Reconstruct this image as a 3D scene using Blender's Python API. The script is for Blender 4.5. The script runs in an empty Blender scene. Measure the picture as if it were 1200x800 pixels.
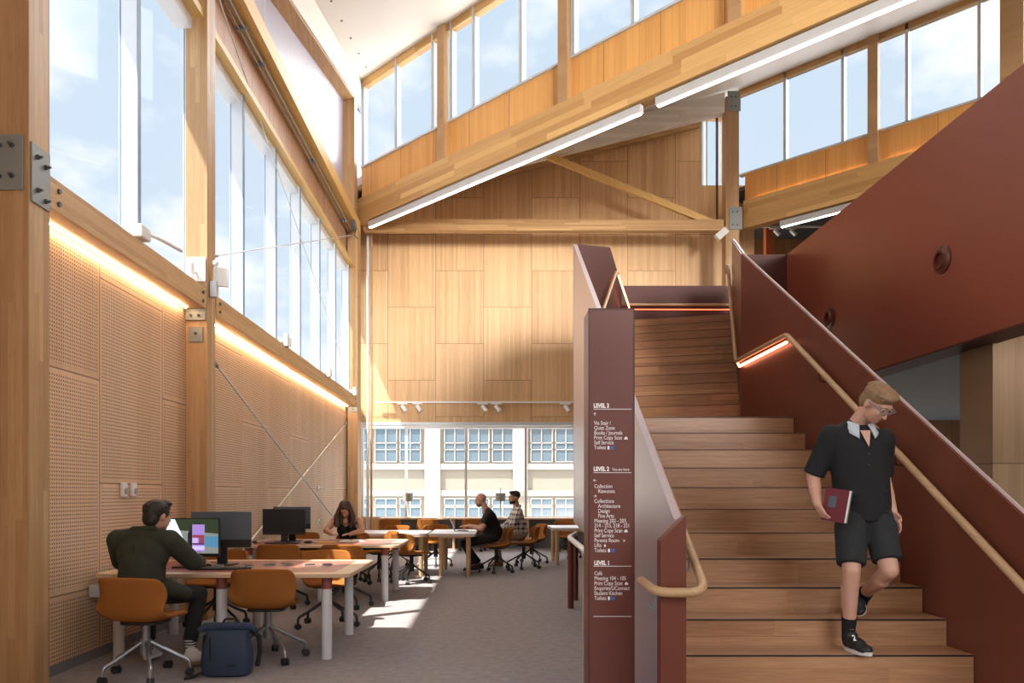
import bpy, bmesh, math, random
from mathutils import Vector, Matrix, Euler, Quaternion
RND = random.Random(11)
COL = bpy.context.scene.collection
EYE = 1.35
PI = math.pi
def V(*a): return Vector(a)

# ------------------------------------------------------------------ mesh builder
class MB:
    def __init__(s): s.v = []; s.f = []
    def add(s, vs, fs):
        b = len(s.v); s.v += [tuple(v) for v in vs]; s.f += [tuple(b + i for i in f) for f in fs]; return s
    def box(s, lo, hi):
        x0, y0, z0 = lo; x1, y1, z1 = hi
        return s.add([(x0,y0,z0),(x1,y0,z0),(x1,y1,z0),(x0,y1,z0),(x0,y0,z1),(x1,y0,z1),(x1,y1,z1),(x0,y1,z1)],
                     [(0,3,2,1),(4,5,6,7),(0,1,5,4),(1,2,6,5),(2,3,7,6),(3,0,4,7)])
    def obox(s, c, size, rot):
        hx, hy, hz = size[0]/2, size[1]/2, size[2]/2; c = Vector(c)
        vs = [c + rot @ Vector((x*hx, y*hy, z*hz)) for x, y, z in [(-1,-1,-1),(1,-1,-1),(1,1,-1),(-1,1,-1),(-1,-1,1),(1,-1,1),(1,1,1),(-1,1,1)]]
        return s.add(vs, [(0,3,2,1),(4,5,6,7),(0,1,5,4),(1,2,6,5),(2,3,7,6),(3,0,4,7)])
    def slab(s, poly, z0, z1):
        """vertical prism over a plan polygon (counter-clockwise); z0, z1 numbers or functions of (x, y)"""
        f0 = z0 if callable(z0) else (lambda x, y: z0); f1 = z1 if callable(z1) else (lambda x, y: z1)
        n = len(poly)
        vs = [(x, y, f0(x, y)) for x, y in poly] + [(x, y, f1(x, y)) for x, y in poly]
        fs = [tuple(range(n-1, -1, -1)), tuple(range(n, 2*n))] + [(i, (i+1) % n, n+(i+1) % n, n+i) for i in range(n)]
        return s.add(vs, fs)
    def plate(s, p, q, zs, t, side=0):
        """vertical plate from plan point p to q; zs = (z0p, z1p, z0q, z1q); thickness t, to the left of p->q when side=1, right when -1"""
        p = Vector((p[0], p[1], 0)); q = Vector((q[0], q[1], 0)); d = (q - p).normalized(); n = Vector((-d.y, d.x, 0))
        a = n * (t/2 if side == 0 else (t if side > 0 else 0)); b = n * (-t/2 if side == 0 else (0 if side > 0 else -t))
        Z = Vector((0, 0, 1))
        vs = [p+b+Z*zs[0], q+b+Z*zs[2], q+a+Z*zs[2], p+a+Z*zs[0], p+b+Z*zs[1], q+b+Z*zs[3], q+a+Z*zs[3], p+a+Z*zs[1]]
        return s.add(vs, [(0,3,2,1),(4,5,6,7),(0,1,5,4),(1,2,6,5),(2,3,7,6),(3,0,4,7)])
    def xprism(s, poly, x0, x1):
        """prism along X over polygon of (y, z)"""
        n = len(poly)
        vs = [(x0, y, z) for y, z in poly] + [(x1, y, z) for y, z in poly]
        return s.add(vs, [tuple(range(n-1, -1, -1)), tuple(range(n, 2*n))] + [(i, (i+1) % n, n+(i+1) % n, n+i) for i in range(n)])
    def yprism(s, poly, y0, y1):
        """prism along Y over polygon of (x, z)"""
        n = len(poly)
        vs = [(x, y0, z) for x, z in poly] + [(x, y1, z) for x, z in poly]
        return s.add(vs, [tuple(range(n)), tuple(range(2*n-1, n-1, -1))] + [(n+i, n+(i+1) % n, (i+1) % n, i) for i in range(n)])
    def tube(s, pts, r, n=10, caps=True, rr=None):
        pts = [Vector(p) for p in pts]; m = len(pts)
        rs = rr if rr else ([r]*m)
        d = [(pts[min(i+1, m-1)] - pts[max(i-1, 0)]).normalized() for i in range(m)]
        up = Vector((0, 0, 1)) if abs(d[0].z) < .9 else Vector((1, 0, 0))
        x = d[0].cross(up).normalized(); vs = []
        for i in range(m):
            x = (x - d[i]*x.dot(d[i])).normalized(); y = d[i].cross(x)
            k = 1.0
            if 0 < i < m-1:
                a = (pts[i]-pts[i-1]).normalized().dot((pts[i+1]-pts[i]).normalized()); k = 1/max(.5, math.sqrt(max(0.25, (1+a)/2)))
            for j in range(n):
                t = 2*PI*j/n; vs.append(pts[i] + (x*math.cos(t) + y*math.sin(t))*rs[i]*(k if k < 1.3 else 1.3))
        fs = [(i*n+j, i*n+(j+1) % n, (i+1)*n+(j+1) % n, (i+1)*n+j) for i in range(m-1) for j in range(n)]
        if caps: fs += [tuple(range(n-1, -1, -1)), tuple((m-1)*n+j for j in range(n))]
        return s.add(vs, fs)
    def cyl(s, p, q, r, r2=None, n=16): return s.tube([p, q], r, n, rr=[r, r if r2 is None else r2])
    def capsule(s, p, q, r0, r1=None, n=14, k=5):
        r1 = r0 if r1 is None else r1
        p = Vector(p); q = Vector(q); d = (q-p)
        if d.length < 1e-5: d = Vector((0, 0, 1e-4)); q = p+d
        d.normalize(); pts = []; rs = []
        for i in range(k): a = PI/2*(1-i/k) ; pts.append(p - d*r0*math.sin(a)); rs.append(max(r0*math.cos(a), r0*.05))
        pts.append(p); rs.append(r0); pts.append(q); rs.append(r1)
        for i in range(1, k+1): a = PI/2*i/k; pts.append(q + d*r1*math.sin(a)); rs.append(max(r1*math.cos(a), r1*.05))
        up = Vector((0, 0, 1)) if abs(d.z) < .9 else Vector((1, 0, 0))
        x = d.cross(up).normalized(); y = d.cross(x); vs = []
        for c, r in zip(pts, rs):
            for j in range(n): t = 2*PI*j/n; vs.append(c + (x*math.cos(t)+y*math.sin(t))*r)
        m = len(pts)
        fs = [(i*n+j, i*n+(j+1) % n, (i+1)*n+(j+1) % n, (i+1)*n+j) for i in range(m-1) for j in range(n)]
        fs += [tuple(range(n-1, -1, -1)), tuple((m-1)*n+j for j in range(n))]
        return s.add(vs, fs)
    def ell(s, c, r, rot=None, n=18, m=12):
        c = Vector(c); rot = rot or Matrix.Identity(3); vs = []; fs = []
        for i in range(m+1):
            a = -PI/2 + PI*i/m
            ca = max(math.cos(a), .03)
            for j in range(n):
                t = 2*PI*j/n; vs.append(c + rot @ Vector((r[0]*ca*math.cos(t), r[1]*ca*math.sin(t), r[2]*math.sin(a))))
        fs = [(i*n+j, i*n+(j+1) % n, (i+1)*n+(j+1) % n, (i+1)*n+j) for i in range(m) for j in range(n)]
        fs += [tuple(range(n-1, -1, -1)), tuple(m*n+j for j in range(n))]
        return s.add(vs, fs)
    def lathe(s, prof, c=(0,0,0), rot=None, n=24):
        """prof: list of (r, z)"""
        c = Vector(c); rot = rot or Matrix.Identity(3); m = len(prof)
        vs = [c + rot @ Vector((max(r, 1e-4)*math.cos(2*PI*j/n), max(r, 1e-4)*math.sin(2*PI*j/n), z)) for r, z in prof for j in range(n)]
        fs = [(i*n+j, i*n+(j+1) % n, (i+1)*n+(j+1) % n, (i+1)*n+j) for i in range(m-1) for j in range(n)]
        fs += [tuple(range(n-1, -1, -1)), tuple((m-1)*n+j for j in range(n))]
        return s.add(vs, fs)
    def quad(s, a, b, c, d): return s.add([a, b, c, d], [(0,1,2,3)])
    def xf(s, mat):
        s.v = [tuple(mat @ Vector(v)) for v in s.v]; return s
    def mesh(s, name):
        me = bpy.data.meshes.new(name); me.from_pydata(s.v, [], s.f); me.update()
        bm = bmesh.new(); bm.from_mesh(me); bmesh.ops.recalc_face_normals(bm, faces=bm.faces); bm.to_mesh(me); bm.free()
        return me
    def build(s, name, mat, parent=None, smooth=False, bevel=0, seg=2, loc=None):
        return link(name, s.mesh(name), mat, parent, smooth, bevel, seg, loc)

def link(name, me, mat, parent=None, smooth=False, bevel=0, seg=2, loc=None):
    o = bpy.data.objects.new(name, me)
    if mat: me.materials.append(mat)
    if smooth:
        for p in me.polygons: p.use_smooth = True
        try: me.set_sharp_from_angle(angle=math.radians(38))
        except Exception: pass
    if bevel:
        m = o.modifiers.new('bevel', 'BEVEL'); m.width = bevel; m.segments = seg; m.limit_method = 'ANGLE'; m.angle_limit = math.radians(40)
    COL.objects.link(o)
    if parent: o.parent = parent
    if loc is not None: o.location = loc
    return o
def tag(o, label=None, cat=None, group=None, kind=None):
    if label: o['label'] = label
    if cat: o['category'] = cat
    if group: o['group'] = group
    if kind: o['kind'] = kind
    return o
def thing(name, label, cat, loc=(0,0,0), rz=0, group=None):
    o = bpy.data.objects.new(name, None); o.empty_display_size = .1; COL.objects.link(o)
    o.location = loc; o.rotation_euler = (0, 0, rz)
    return tag(o, label, cat, group)
def struct(name, mb, mat, parent=None, label=None, bevel=0, smooth=False):
    o = mb.build(name, mat, parent, bevel=bevel, smooth=smooth)
    if parent is None: o['kind'] = 'structure'
    if label: o['label'] = label
    return o
def sempty(name, label=None):
    o = bpy.data.objects.new(name, None); COL.objects.link(o); o['kind'] = 'structure'
    if label: o['label'] = label
    return o
CH = {}
def dup(root, loc, rz=0, label=None, group=None):
    r = root.copy(); COL.objects.link(r); r.location = loc; r.rotation_euler = (0, 0, rz)
    if label: r['label'] = label
    if group: r['group'] = group
    for ch in list(root.children):
        c = ch.copy(); COL.objects.link(c); c.parent = r
        for g in list(ch.children):
            d = g.copy(); COL.objects.link(d); d.parent = c
    return r
def rz3(a): return Matrix.Rotation(a, 3, 'Z')
def frame(f, up=(0,0,1)):
    """3x3 matrix with columns right, forward, up"""
    f = Vector(f).normalized(); r = f.cross(Vector(up)).normalized(); u = r.cross(f)
    return Matrix((r, f, u)).transposed()
def fillet(pts, r, k=5):
    pts = [Vector(p) for p in pts]; out = [pts[0]]
    for i in range(1, len(pts)-1):
        a = pts[i-1]-pts[i]; b = pts[i+1]-pts[i]; rr = min(r, a.length*.45, b.length*.45)
        p0 = pts[i]+a.normalized()*rr; p1 = pts[i]+b.normalized()*rr
        for j in range(k+1):
            t = j/k; out.append(p0*(1-t)**2 + pts[i]*2*t*(1-t) + p1*t*t)
    return out+[pts[-1]]
def rrect(w, h, r, k=5):
    out = []
    for cx, cy, a0 in ((w/2-r, h/2-r, 0), (-w/2+r, h/2-r, PI/2), (-w/2+r, -h/2+r, PI), (w/2-r, -h/2+r, 1.5*PI)):
        for j in range(k+1):
            a = a0+PI/2*j/k; out.append((cx+r*math.cos(a), cy+r*math.sin(a)))
    return out
def text_mesh(items):
    """items: (string, x, z, size, bold) laid on the XZ plane facing -Y; returns MB"""
    mb = MB()
    for t, x, z, size, bold in items:
        cu = bpy.data.curves.new('lettering', 'FONT'); cu.body = t; cu.size = size; cu.offset = .0016 if bold else 0.0
        cu.space_character = .98
        o = bpy.data.objects.new('lettering', cu); COL.objects.link(o)
        dg = bpy.context.evaluated_depsgraph_get(); me = bpy.data.meshes.new_from_object(o.evaluated_get(dg))
        mb.add([(v.co.x*.76 + x, 0, v.co.y*.95 + z) for v in me.vertices], [tuple(p.vertices) for p in me.polygons])
        bpy.data.objects.remove(o); bpy.data.curves.remove(cu); bpy.data.meshes.remove(me)
    return mb
def organic(name, mb, mat, parent=None, voxel=.01, it=6):
    """one continuous smooth surface around all the shapes collected in mb"""
    me = mb.mesh(name); o = bpy.data.objects.new(name, me); COL.objects.link(o)
    m = o.modifiers.new('r', 'REMESH'); m.mode = 'VOXEL'; m.voxel_size = voxel; m.use_smooth_shade = True
    if it:
        m = o.modifiers.new('s', 'SMOOTH'); m.factor = .5; m.iterations = it
    dg = bpy.context.evaluated_depsgraph_get(); dg.update()
    me2 = bpy.data.meshes.new_from_object(o.evaluated_get(dg)); me2.name = name
    bpy.data.objects.remove(o); bpy.data.meshes.remove(me)
    me2.materials.clear()
    for p in me2.polygons: p.use_smooth = True
    return link(name, me2, mat, parent)
# ------------------------------------------------------------------ materials
class NT:
    def __init__(s, name):
        s.m = bpy.data.materials.new(name); s.m.use_nodes = True; s.t = s.m.node_tree
        s.b = s.t.nodes['Principled BSDF']; s.co = None
    def n(s, ty, **kw):
        nd = s.t.nodes.new(ty)
        for k, v in kw.items(): setattr(nd, k, v)
        return nd
    def put(s, sock, val):
        if isinstance(val, bpy.types.NodeSocket): s.t.links.new(val, sock)
        elif val is not None: sock.default_value = val
    def math(s, op, a, b=None, c=None):
        nd = s.n('ShaderNodeMath', operation=op)
        for i, x in enumerate((a, b, c)):
            if x is not None: s.put(nd.inputs[i], x)
        return nd.outputs[0]
    def obj(s):
        if s.co is None:
            tc = s.n('ShaderNodeTexCoord'); sp = s.n('ShaderNodeSeparateXYZ'); s.t.links.new(tc.outputs['Object'], sp.inputs[0])
            s.co = (sp.outputs[0], sp.outputs[1], sp.outputs[2], tc.outputs['Object'])
        return s.co
    def vec(s, x, y, z=0.0):
        c = s.n('ShaderNodeCombineXYZ')
        for i, a in enumerate((x, y, z)): s.put(c.inputs[i], a)
        return c.outputs[0]
    def mix(s, fac, a, b, mode='MIX'):
        nd = s.n('ShaderNodeMix', data_type='RGBA', blend_type=mode)
        s.put(nd.inputs[0], fac)
        s.put(nd.inputs[6], a if isinstance(a, bpy.types.NodeSocket) else (*a, 1)); s.put(nd.inputs[7], b if isinstance(b, bpy.types.NodeSocket) else (*b, 1))
        return nd.outputs[2]
    def noise(s, vec, scale, detail=2, rough=.5):
        nd = s.n('ShaderNodeTexNoise'); s.put(nd.inputs['Vector'], vec); nd.inputs['Scale'].default_value = scale
        nd.inputs['Detail'].default_value = detail; nd.inputs['Roughness'].default_value = rough
        return nd.outputs[0]
    def ramp(s, fac, stops):
        nd = s.n('ShaderNodeValToRGB'); s.put(nd.inputs[0], fac); el = nd.color_ramp.elements
        while len(el) < len(stops): el.new(.5)
        for e, (p, c) in zip(el, stops): e.position = p; e.color = (*c, 1)
        return nd.outputs[0]
    def rnd(s, a, b=0.0):
        w = s.n('ShaderNodeTexWhiteNoise', noise_dimensions='2D'); s.put(w.inputs['Vector'], s.vec(a, b)); return w.outputs[0]
    def out(s, col, rough=.5, metal=0, spec=None, bump=None, bstr=.2, bdist=.01):
        s.put(s.b.inputs['Base Color'], col if isinstance(col, bpy.types.NodeSocket) else (*col, 1))
        s.put(s.b.inputs['Roughness'], rough); s.put(s.b.inputs['Metallic'], metal)
        if spec is not None: s.b.inputs['Specular IOR Level'].default_value = spec
        if bump is not None:
            bn = s.n('ShaderNodeBump'); bn.inputs['Strength'].default_value = bstr; bn.inputs['Distance'].default_value = bdist
            s.put(bn.inputs['Height'], bump); s.t.links.new(bn.outputs[0], s.b.inputs['Normal'])
        return s.m
def plain(name, c, rough=.5, metal=0, spec=None, var=.06, scale=6):
    """one colour with a faint uneven tone"""
    t = NT(name); o = t.obj(); nz = t.noise(o[3], scale, 3)
    col = t.mix(nz, tuple(max(0, x*(1-var)) for x in c), tuple(min(1, x*(1+var)) for x in c))
    return t.out(col, rough, metal, spec)
def emit(name, c, st):
    t = NT(name); t.b.inputs['Base Color'].default_value = (*c, 1)
    t.b.inputs['Emission Color'].default_value = (*c, 1); t.b.inputs['Emission Strength'].default_value = st; return t.m
def glass(name, tint=(.97,.985,1), gloss=.035):
    t = NT(name); t.t.nodes.remove(t.b); tr = t.n('ShaderNodeBsdfTransparent'); tr.inputs[0].default_value = (*tint, 1)
    gl = t.n('ShaderNodeBsdfGlossy'); gl.inputs['Roughness'].default_value = .02
    mx = t.n('ShaderNodeMixShader'); lw = t.n('ShaderNodeLayerWeight'); lw.inputs[0].default_value = .5
    f = t.math('MULTIPLY_ADD', t.math('POWER', lw.outputs['Facing'], 4.0), gloss, .01)
    t.t.links.new(f, mx.inputs[0]); t.t.links.new(tr.outputs[0], mx.inputs[1]); t.t.links.new(gl.outputs[0], mx.inputs[2])
    t.t.links.new(mx.outputs[0], t.t.nodes['Material Output'].inputs[0]); return t.m
def timber(name, axis, dark, light, lam=.045, stave=1.3, rough=.45, grain=.22, seed=0.0, rowvar=1.0, bm=1.0):
    """glued laminated timber: staves run along axis ('X','Y','Z' or 'D' for the 45 degree diagonal x-y)"""
    t = NT(name); x, y, z, o = t.obj()
    if axis == 'D':
        g = t.math('MULTIPLY', t.math('SUBTRACT', x, y), .7071); a = z; b = t.math('MULTIPLY', t.math('ADD', x, y), .7071)
    else: g, a, b = {'X': (x, z, y), 'Y': (y, z, x), 'Z': (z, x, y)}[axis]
    v = t.math('ADD', t.math('ADD', a, t.math('MULTIPLY', b, bm)), 20.0 + seed)
    row = t.math('FLOOR', t.math('DIVIDE', v, lam))
    off = t.rnd(row, 3.0)
    cell = t.math('FLOOR', t.math('ADD', t.math('DIVIDE', g, stave), t.math('MULTIPLY', off, 7.0)))
    r1 = t.rnd(row, cell)
    streak = t.noise(t.vec(t.math('MULTIPLY', g, 1.2), t.math('MULTIPLY', v, 22.0), t.math('MULTIPLY', r1, 9.0)), 3.0, 5, .6)
    fac = t.math('ADD', t.math('MULTIPLY', r1, .62*rowvar), t.math('MULTIPLY', t.math('SUBTRACT', streak, .5), 4*grain))
    fac = t.math('ADD', fac, .5*(1-.62*rowvar))
    col = t.ramp(fac, [(0.0, dark), (.55, tuple((p+q)/2 for p, q in zip(dark, light))), (1.0, light)])
    fr = t.math('FRACT', t.math('DIVIDE', v, lam)); ln = t.math('LESS_THAN', fr, .035)
    col = t.mix(t.math('MULTIPLY', ln, .25), col, tuple(c*.45 for c in dark))
    return t.out(col, rough, bump=streak, bstr=.05)
def panels(name, h_axis, dark, light, pw, ph, x0, z0, strip=.055, perf=False, joint=.006, rough=.5):
    """wall lining of tall panels: columns pw wide along h_axis, ph tall, every other column shifted by half"""
    t = NT(name); x, y, z, o = t.obj()
    h = {'X': x, 'Y': y, 'D': t.math('MULTIPLY', t.math('SUBTRACT', x, y), .7071)}[h_axis]
    u = t.math('DIVIDE', t.math('SUBTRACT', h, x0), pw); cu = t.math('FLOOR', u); fu = t.math('SUBTRACT', u, cu)
    par = t.math('MULTIPLY', t.math('FLOORED_MODULO', cu, 2.0), .5)
    w = t.math('ADD', t.math('DIVIDE', t.math('SUBTRACT', z, z0), ph), par); cw = t.math('FLOOR', w); fw = t.math('SUBTRACT', w, cw)
    du = t.math('MULTIPLY', t.math('MINIMUM', fu, t.math('SUBTRACT', 1.0, fu)), pw)
    dw = t.math('MULTIPLY', t.math('MINIMUM', fw, t.math('SUBTRACT', 1.0, fw)), ph)
    edge = t.math('MINIMUM', du, dw); jl = t.math('LESS_THAN', edge, joint)
    pr = t.rnd(cu, cw)
    sr = t.math('FLOOR', t.math('DIVIDE', h, strip)); s1 = t.rnd(sr, cw)
    streak = t.noise(t.vec(t.math('MULTIPLY', h, 30.0), t.math('MULTIPLY', z, .9), t.math('MULTIPLY', s1, 5.0)), 2.0, 4, .6)
    fac = t.math('ADD', t.math('ADD', t.math('MULTIPLY', pr, .3), t.math('MULTIPLY', s1, .32)), t.math('MULTIPLY', t.math('SUBTRACT', streak, .28), .75))
    col = t.ramp(fac, [(0, dark), (1, light)])
    if perf:
        p = .03
        a = t.math('SUBTRACT', t.math('FRACT', t.math('DIVIDE', h, p)), .5); b = t.math('SUBTRACT', t.math('FRACT', t.math('DIVIDE', z, p)), .5)
        rr = t.math('ADD', t.math('MULTIPLY', a, a), t.math('MULTIPLY', b, b))
        hole = t.math('MULTIPLY', t.math('LESS_THAN', rr, .052), t.math('GREATER_THAN', edge, .038))
        col = t.mix(hole, col, (.035, .018, .01))
    else:
        sl = t.math('LESS_THAN', t.math('FRACT', t.math('DIVIDE', h, strip)), .07)
        col = t.mix(t.math('MULTIPLY', sl, .22), col, tuple(c*.5 for c in dark))
    col = t.mix(t.math('MULTIPLY', jl, .75), col, (.1, .045, .015))
    return t.out(col, rough)

T_D, T_L = (.33, .155, .05), (.72, .46, .2)
M = {}
M['col'] = timber('laminated post', 'Z', (.35, .185, .075), (.62, .41, .21), lam=.05, stave=2.2, rowvar=.8)
M['beamY'] = timber('laminated beam', 'Y', (.42, .22, .085), (.7, .46, .22), lam=.045, rowvar=.6)
M['beamYy'] = timber('yellow laminated beam', 'Y', (.62, .36, .1), (.82, .55, .2), lam=.045, rowvar=.6)
M['beamX'] = timber('laminated chord', 'X', (.4, .21, .075), (.66, .42, .18), lam=.045)
M['beamD'] = timber('laminated diagonal beam', 'D', (.4, .2, .062), (.78, .5, .2), lam=.11, stave=1.7, rowvar=1.0, grain=.14)
M['lit_pale_timber'] = timber('rafter coloured as brightly lit', 'X', (.62, .58, .5), (.86, .83, .77), lam=.09)  # bright light on the timber is put into this pale colour
M['backwall'] = panels('back wall panels', 'X', (.46, .245, .105), (.86, .58, .30), 1.2, 1.825, -2.573, .535)
M['perf'] = panels('perforated acoustic panels', 'Y', (.56, .34, .19), (.84, .59, .38), 1.19, 1.71, 5.05, .58, strip=.3, perf=True)
M['spandrel'] = panels('spandrel lining', 'D', (.6, .27, .065), (.9, .5, .16), 1.09, 4.0, .1, 6.0, strip=.12)
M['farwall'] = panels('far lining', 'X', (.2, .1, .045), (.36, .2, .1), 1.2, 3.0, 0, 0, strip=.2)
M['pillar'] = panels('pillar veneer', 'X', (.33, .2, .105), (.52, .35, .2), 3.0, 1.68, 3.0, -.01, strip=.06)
M['ribbed'] = panels('ribbed lining', 'Y', (.4, .22, .12), (.6, .38, .25), 1.2, 3, 5.05, 6.0, strip=.06)
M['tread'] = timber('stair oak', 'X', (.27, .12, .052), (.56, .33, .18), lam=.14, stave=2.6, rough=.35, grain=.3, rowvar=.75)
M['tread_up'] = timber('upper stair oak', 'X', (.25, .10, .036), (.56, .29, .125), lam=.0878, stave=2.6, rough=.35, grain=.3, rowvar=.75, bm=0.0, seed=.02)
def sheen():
    t = NT('red oxide steel tinted with reflected sky'); t.b.inputs['Coat Weight'].default_value = 1; t.b.inputs['Coat Roughness'].default_value = .28; t.b.inputs['Coat IOR'].default_value = 1.9
    return t.out((.30, .19, .225), .4, spec=1.0)  # purplish base carries the reflected daylight; the coat alone gives the gloss
M['red_sky_tint'] = sheen()
def carpet():
    t = NT('carpet'); x, y, z, o = t.obj(); a = t.noise(o, 160, 3, .7); b = t.noise(o, 14, 4, .7)
    f = t.math('ADD', t.math('MULTIPLY', a, .7), t.math('MULTIPLY', b, .3))
    c = t.ramp(f, [(.3, (.16, .145, .148)), (.5, (.32, .295, .3)), (.7, (.5, .47, .47))])
    return t.out(c, .95, spec=.1, bump=a, bstr=.35, bdist=.006)
M['carpet'] = carpet()
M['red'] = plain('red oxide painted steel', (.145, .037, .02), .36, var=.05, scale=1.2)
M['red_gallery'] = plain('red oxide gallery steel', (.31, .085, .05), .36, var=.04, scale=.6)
M['red_dark'] = plain('dark and shaded red steel', (.078, .018, .012), .6, var=.05)  # red steel toned down; shade on inner and far balustrades is in the colour
M['sign'] = plain('sign face red', (.15, .043, .032), .45, var=.03)
M['sign_edge'] = plain('sign edge', (.06, .02, .017), .5)
M['ceil'] = plain('white ceiling', (.84, .8, .74), .6, var=.03, scale=.6)
M['white'] = plain('white paint', (.8, .8, .78), .4)
M['alu'] = plain('pale aluminium', (.62, .66, .7), .35, .25)
M['gasket'] = plain('dark blue grey gasket', (.2, .29, .4), .5)
M['white_frame'] = plain('white window frame', (.78, .8, .82), .4)
M['steel'] = plain('galvanised steel plate', (.27, .29, .28), .5, .3)
M['bolt'] = plain('dark bolt steel', (.12, .13, .14), .4, .7)
M['lav'] = plain('lavender cladding', (.44, .42, .53), .3, var=.05, scale=.8)
M['base'] = plain('grey skirting', (.2, .21, .22), .5)
M['dark'] = plain('dark grey service', (.08, .085, .09), .6)
M['svc'] = plain('grey ceiling void', (.16, .17, .18), .7)
M['glass'] = glass('window glass')
M['led'] = emit('cool lamp diffuser', (1, .93, .82), 4)
M['lamp_body'] = plain('satin grey lamp housing', (.5, .5, .5), .45)
M['led_pink'] = emit('warm handrail light', (1, .38, .2), 5)
M['led_red'] = emit('red handrail light', (1, .22, .1), 1.6)
M['led_warm'] = emit('warm light strip', (1, .62, .25), 6)
M['nosing'] = plain('brown nosing strip', (.14, .06, .028), .5)
M['rail'] = timber('ash handrail', 'Y', (.42, .25, .12), (.62, .42, .24), lam=.3, rough=.35, rowvar=.4)
def fabric():
    t = NT('mustard wool'); x, y, z, o = t.obj(); a = t.noise(o, 260, 2, .7)
    c = t.mix(a, (.26, .093, .02), (.37, .14, .032)); return t.out(c, .9, spec=.15, bump=a, bstr=.15, bdist=.003)
M['fab'] = fabric()
M['blk'] = plain('black plastic', (.018, .018, .02), .45)
M['grey_metal'] = plain('grey metal', (.3, .31, .33), .35, .7)
M['tt_edge'] = timber('pale ply edge', 'X', (.6, .42, .26), (.76, .58, .4), lam=.02, rowvar=.4)
M['tt_lino'] = plain('terracotta desktop', (.33, .115, .085), .38, var=.05)
M['tt_white'] = plain('pale desktop', (.62, .6, .58), .32, var=.03)
M['leg_w'] = plain('white powder coated leg', (.68, .68, .7), .4)
M['leg_r'] = plain('red leg collar', (.28, .08, .06), .45)
M['leg_t'] = timber('beech leg', 'Z', (.5, .32, .16), (.7, .5, .28), lam=.2, rowvar=.4)
M['screen_off'] = plain('dark screen', (.02, .028, .036), .22)
M['mon_back'] = plain('slate monitor back', (.1, .13, .16), .3)
M['paper'] = plain('white paper', (.82, .82, .8), .7)
M['bag'] = plain('navy backpack cloth', (.022, .042, .085), .7, var=.15, scale=12)
M['strap'] = plain('black webbing', (.014, .015, .02), .8)
M['skin'] = plain('skin', (.56, .31, .22), .5, var=.05, scale=9)
M['skin2'] = plain('tanned skin', (.46, .25, .17), .5, var=.05, scale=9)
M['hair_d'] = plain('dark brown hair', (.022, .014, .01), .55, var=.4, scale=40)
M['hair_b'] = plain('brown hair', (.05, .025, .014), .5, var=.4, scale=40)
M['hair_f'] = plain('sandy hair', (.24, .14, .065), .6, var=.35, scale=45)
M['stub'] = plain('stubble', (.2, .12, .09), .7)
M['olive'] = plain('olive jacket', (.03, .036, .022), .85, var=.15, scale=7)
M['black_c'] = plain('black cotton', (.006, .006, .008), .85, var=.2, scale=8)
M['trs'] = plain('black trousers', (.012, .012, .014), .9, var=.2)
M['shorts'] = plain('charcoal shorts', (.018, .02, .021), .9, var=.2, scale=8)
M['collar'] = plain('pale grey collar', (.5, .56, .6), .8)
M['beige'] = plain('beige chinos', (.36, .27, .19), .85)
M['eye_w'] = plain('eye white', (.75, .73, .7), .3)
M['eye_d'] = plain('iris', (.03, .02, .015), .2)
M['lip'] = plain('lips', (.36, .14, .11), .5)
M['lens'] = glass('spectacle lens', (.95, .95, .97))
M['book_r'] = plain('maroon book cover', (.15, .02, .03), .45)
M['book_g'] = plain('grey book cover', (.14, .14, .13), .5)
M['blue_ic'] = plain('blue pictogram', (.05, .16, .5), .5)
M['cream'] = plain('cream render', (.3, .275, .225), .8, var=.04, scale=.4)
M['cream2'] = plain('pale pilaster', (.42, .405, .38), .8, var=.03)
M['bwin'] = plain('blue grey window glass', (.12, .17, .21), .2, var=.25, scale=.8)
M['lampgrey'] = plain('grey lamp shade', (.36, .37, .36), .6)
def plaid():
    t = NT('plaid shirt'); x, y, z, o = t.obj()
    a = t.math('FRACT', t.math('DIVIDE', t.math('ADD', x, y), .085)); b = t.math('FRACT', t.math('DIVIDE', z, .085))
    la = t.math('LESS_THAN', a, .4); lb = t.math('LESS_THAN', b, .4); s = t.math('ADD', la, lb)
    c = t.ramp(t.math('DIVIDE', s, 2.0), [(0, (.72, .68, .62)), (.5, (.4, .33, .3)), (1, (.05, .04, .05))])
    return t.out(c, .85)
M['plaid'] = plaid()
def stripes():
    t = NT('striped sock'); x, y, z, o = t.obj(); a = t.math('LESS_THAN', t.math('FRACT', t.math('DIVIDE', z, .022)), .5)
    return t.out(t.mix(a, (.03, .03, .035), (.5, .5, .5)), .9)
M['sock'] = stripes()
# ------------------------------------------------------------------ the building
S2 = math.sqrt(2)
def L1(t, off=0.0): return (-3 + t + off/S2, 17.4 - t + off/S2)     # first diagonal beam line (off>0 = away from the camera)
def L2(t, off=0.0): return (5.9 + t + off/S2, 17.84 - t + off/S2)   # second diagonal line
def roof1(x, y): return 10.9 - .356*(14.4 - x - y)/S2
def roof2(x, y): return 10.92 - .356*(23.74 - x - y)/S2
def diag(mb, Lf, t0, t1, z0, z1, o0, o1):
    p, q, r, s = Lf(t0, o0), Lf(t1, o0), Lf(t1, o1), Lf(t0, o1)
    return mb.slab([p, q, r, s], z0, z1)

struct('floor', MB().box((-3.45, -5, -.1), (16, 18.95, 0)), M['carpet'])
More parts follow.
